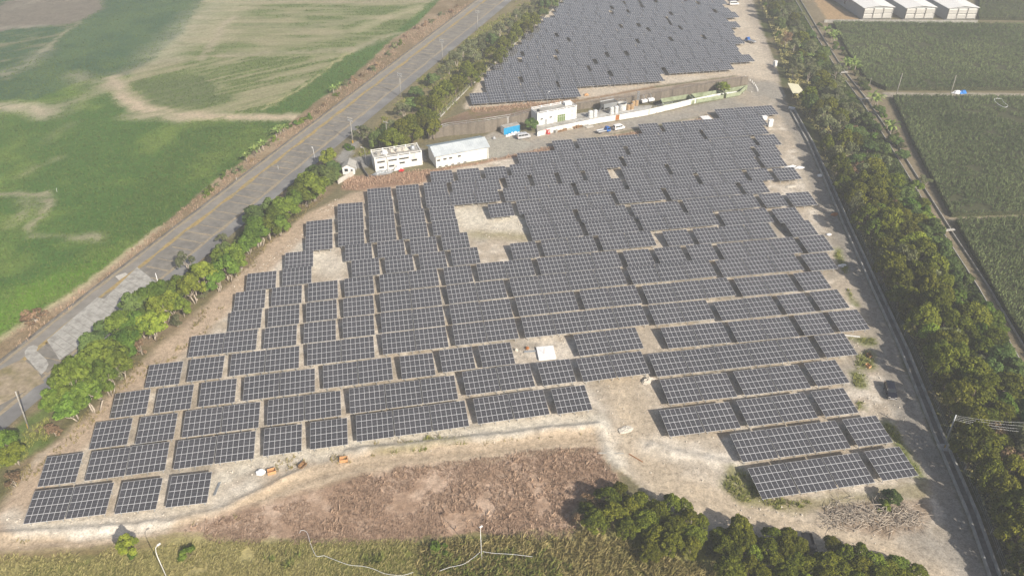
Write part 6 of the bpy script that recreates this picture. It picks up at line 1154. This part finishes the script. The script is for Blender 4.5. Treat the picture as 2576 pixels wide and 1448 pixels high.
# tall maize fields on the right: a raised leafy canopy
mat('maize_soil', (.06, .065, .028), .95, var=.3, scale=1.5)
def maize(pts, lab, H_=1.75, dens=3.2, seed=0, far=False):
    rng = np.random.default_rng(100 + seed); P_ = [Vector((q.x, q.y, 0)) for q in GP(pts)]
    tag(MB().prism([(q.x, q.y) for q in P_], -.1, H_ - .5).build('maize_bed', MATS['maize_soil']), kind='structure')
    XY = sample_poly([P_], dens, rng, px=False)
    if seed == 1:
        for da in ((2250, 88, 2300, 128, 2390, 196), (2256, 86, 2308, 127, 2398, 194)):
            XY = XY[dist_line(XY[:, 0], XY[:, 1], [G(da[0], da[1], 1.6), G(da[2], da[3], 1.6), G(da[4], da[5], 1.6)]) > .42]
    XY = XY[fbm(XY[:, 0], XY[:, 1], 9, 400 + seed, 3) > .27]; row = np.round(XY[:, 0] * .5) ; z = H_ - .45 + .45 * fbm(XY[:, 0], XY[:, 1], 3, 61 + seed, 3)
    Q, T_i = tuft_quads(XY, .35, .8, .11, 3, rng, 0.0, 1.1); Q = Q + np.repeat(z, 3)[:, None, None] * np.array([0, 0, 1.0])
    # leafy sides of the stand
    ed = []
    for a, c in zip(P_, P_[1:] + P_[:1]):
        k = int((c - a).length * 7); t = rng.uniform(0, 1, k); ed.append(np.stack([a.x + (c.x - a.x) * t, a.y + (c.y - a.y) * t, rng.uniform(0, H_ - .3, k)], 1))
    E_ = np.concatenate(ed); Q2, T2 = tuft_quads(E_[:, :2], .4, .9, .1, 2, rng, 0.0, 1.2); Q2 = Q2 + np.repeat(E_[:, 2], 2)[:, None, None] * np.array([0, 0, 1.0])
    T_i = np.clip(T_i * .7 + np.repeat(fbm(XY[:, 0], XY[:, 1], 22, 5 + seed, 3), 3) * .9 - .3, 0, 1)
    o = link('maize_crop', quads_mesh('maize_crop', np.concatenate([Q, Q2]), MATS['corn_leaf'], np.concatenate([T_i, T2]))); tag(o, lab, 'crop', kind='stuff')
maize([(2096, 62), (2458, 66), (2720, 70), (2760, 228), (2228, 228), (2180, 205), (2136, 140)], 'tall dark green maize field below the white warehouses', seed=1, dens=2.2); maize([(2246, 249), (2760, 252), (2800, 530), (2392, 546), (2345, 455), (2300, 370)], 'tall dark green maize field between farm track and footpath', seed=2, dens=3.0); maize([(2402, 561), (2800, 548), (2900, 1000), (2640, 960), (2530, 790), (2440, 630)], 'tall dark green maize field beside the ditch below the footpath', seed=3, dens=3.6)
maize([(2462, 50), (2720, 54), (2700, -60), (2465, -60)], 'green maize field at the open end of the warehouses', seed=4, dens=1.6)
# low crop on the left fields: leaf tufts where the soil is covered
rng = np.random.default_rng(15); zq = np.unique(quads[zone == 1].ravel()); gg = me_col[zq]; green = gg[:, 1] > gg[:, 0] * 1.12; zq = zq[green]; kk = 95000
pk = zq[rng.integers(0, len(zq), kk)]; X = vx[pk] + rng.uniform(-.7, .7, kk); Y = vy[pk] + rng.uniform(-.7, .7, kk); ok = (vy[pk] < 330) | (rng.uniform(0, 1, kk) < .5); X, Y, pk = X[ok], Y[ok], pk[ok]
Q, T_i = tuft_quads(np.stack([X, Y], 1), .25, .5, .13, 2, rng, -.1, 1.3); lum = np.repeat(me_col[pk][:, 1], 2); T_i = np.clip((lum - .07) / .12 * .7 + T_i * .45 - .1, 0, 1)
tag(link('leafy_crop', quads_mesh('leafy_crop', Q, MATS['crop_leaf'], T_i)), 'low leafy crop covering the fields left of the road', 'crop', kind='stuff')
# pale stones on the banks and between the tables
def stones(name, strokes, n_, s0, s1, mt, lab, seed=0):
    rng = np.random.default_rng(seed); Cs = []
    for pts, wd in strokes:
        L_ = GP(pts); seglen = [(b_ - a).length for a, b_ in zip(L_[:-1], L_[1:])]; tot = sum(seglen); k = int(n_ * tot / 60)
        for i, sl_ in enumerate(seglen):
            q = max(1, int(k * sl_ / tot)); t = rng.uniform(0, 1, q); d_ = (L_[i + 1] - L_[i]).normalized(); o_ = rng.normal(0, wd / 2, q); Cs.append(np.stack([L_[i].x + (L_[i + 1].x - L_[i].x) * t - d_.y * o_, L_[i].y + (L_[i + 1].y - L_[i].y) * t + d_.x * o_], 1))
    XY = np.concatenate(Cs); k = len(XY); s_ = rng.uniform(s0, s1, k) * rng.uniform(.5, 1.2, k); a = rng.uniform(0, 6.28, k); ca_, sa_ = np.cos(a), np.sin(a)
    def pt(x, y, z): return np.stack([XY[:, 0] + s_ * (x * ca_ - y * sa_), XY[:, 1] + s_ * (x * sa_ + y * ca_), -.1 + s_ * z + .03], 1)
    b4 = [pt(-1, -.8, 0), pt(1, -.9, 0), pt(.9, .8, 0), pt(-.9, .9, 0)]; t4 = [pt(-.6, -.5, 1.0), pt(.5, -.6, 1.15), pt(.6, .4, .9), pt(-.5, .6, 1.2)]
    Q = np.concatenate([np.stack(t4, 1)] + [np.stack([b4[i], b4[(i + 1) % 4], t4[(i + 1) % 4], t4[i]], 1) for i in range(4)]); tag(link(name, quads_mesh(name, Q, MATS[mt])), lab, 'stones', kind='stuff')
stones('pale_stones', [([(1505, 1052), (1200, 1088), (880, 1122), (640, 1170), (550, 1225)], 3), ([(20, 1300), (60, 1335), (300, 1318), (540, 1280)], 3), ([(1560, 960), (1600, 1040), (1640, 1120), (1780, 1160)], 9), ([(1515, 1070), (1535, 1140), (1560, 1180)], 2.5), ([(1850, 1280), (2050, 1310), (2200, 1330)], 5), ([(1150, 560), (1310, 575)], 7), ([(800, 650), (845, 690)], 6), ([(1300, 890), (1430, 870)], 4), ([(2140, 850), (2200, 980), (2270, 1120)], 4), ([(1990, 440), (2040, 530), (2120, 690)], 4), ([(600, 730), (760, 590), (850, 500)], 2)], 200, .06, .18, 'rock', 'pale broken stones strewn on the banks and tracks', 3)
# brushwood heap
rr = random.Random(77); b = MB()
for k in range(520):
    f = rr.random(); q = G(2075 + 245 * f, rr.gauss(1300, 17)); L_ = rr.uniform(.6, 2.4); a = rr.uniform(0, 6.28); z = rr.uniform(0, 1.0) * (1 - abs(f - .5)); e = rr.uniform(-.2, .4)
    b.tube([(q.x, q.y, z), (q.x + math.cos(a) * L_ * .5 + rr.uniform(-.1, .1), q.y + math.sin(a) * L_ * .5, z + e * .5 + .08), (q.x + math.cos(a) * L_, q.y + math.sin(a) * L_, max(.02, z + e))], [.065, .05, .02], 4)
tag(b.build('brushwood', MATS['bark_pale']), 'heap of cut brown branches below the lowest right tables', 'brushwood', kind='stuff')
print('TREES', NT[0])

# ================================================================== HAZE
hm_ = bpy.data.materials.new('haze_air'); hm_.use_nodes = True; n = hm_.node_tree.nodes; l = hm_.node_tree.links
n.remove(n['Principled BSDF']); pv = n.new('ShaderNodeVolumePrincipled'); pv.inputs['Color'].default_value = (.93, .95, .98, 1); pv.inputs['Density'].default_value = .00055; pv.inputs['Anisotropy'].default_value = .0
l.new(pv.outputs[0], n['Material Output'].inputs['Volume'])
hz = tag(MB().box(-1510, -610, -1.3, 1510, 1710, 114).build('haze', hm_), 'thin pale haze filling the air over the whole site', 'haze', kind='stuff')
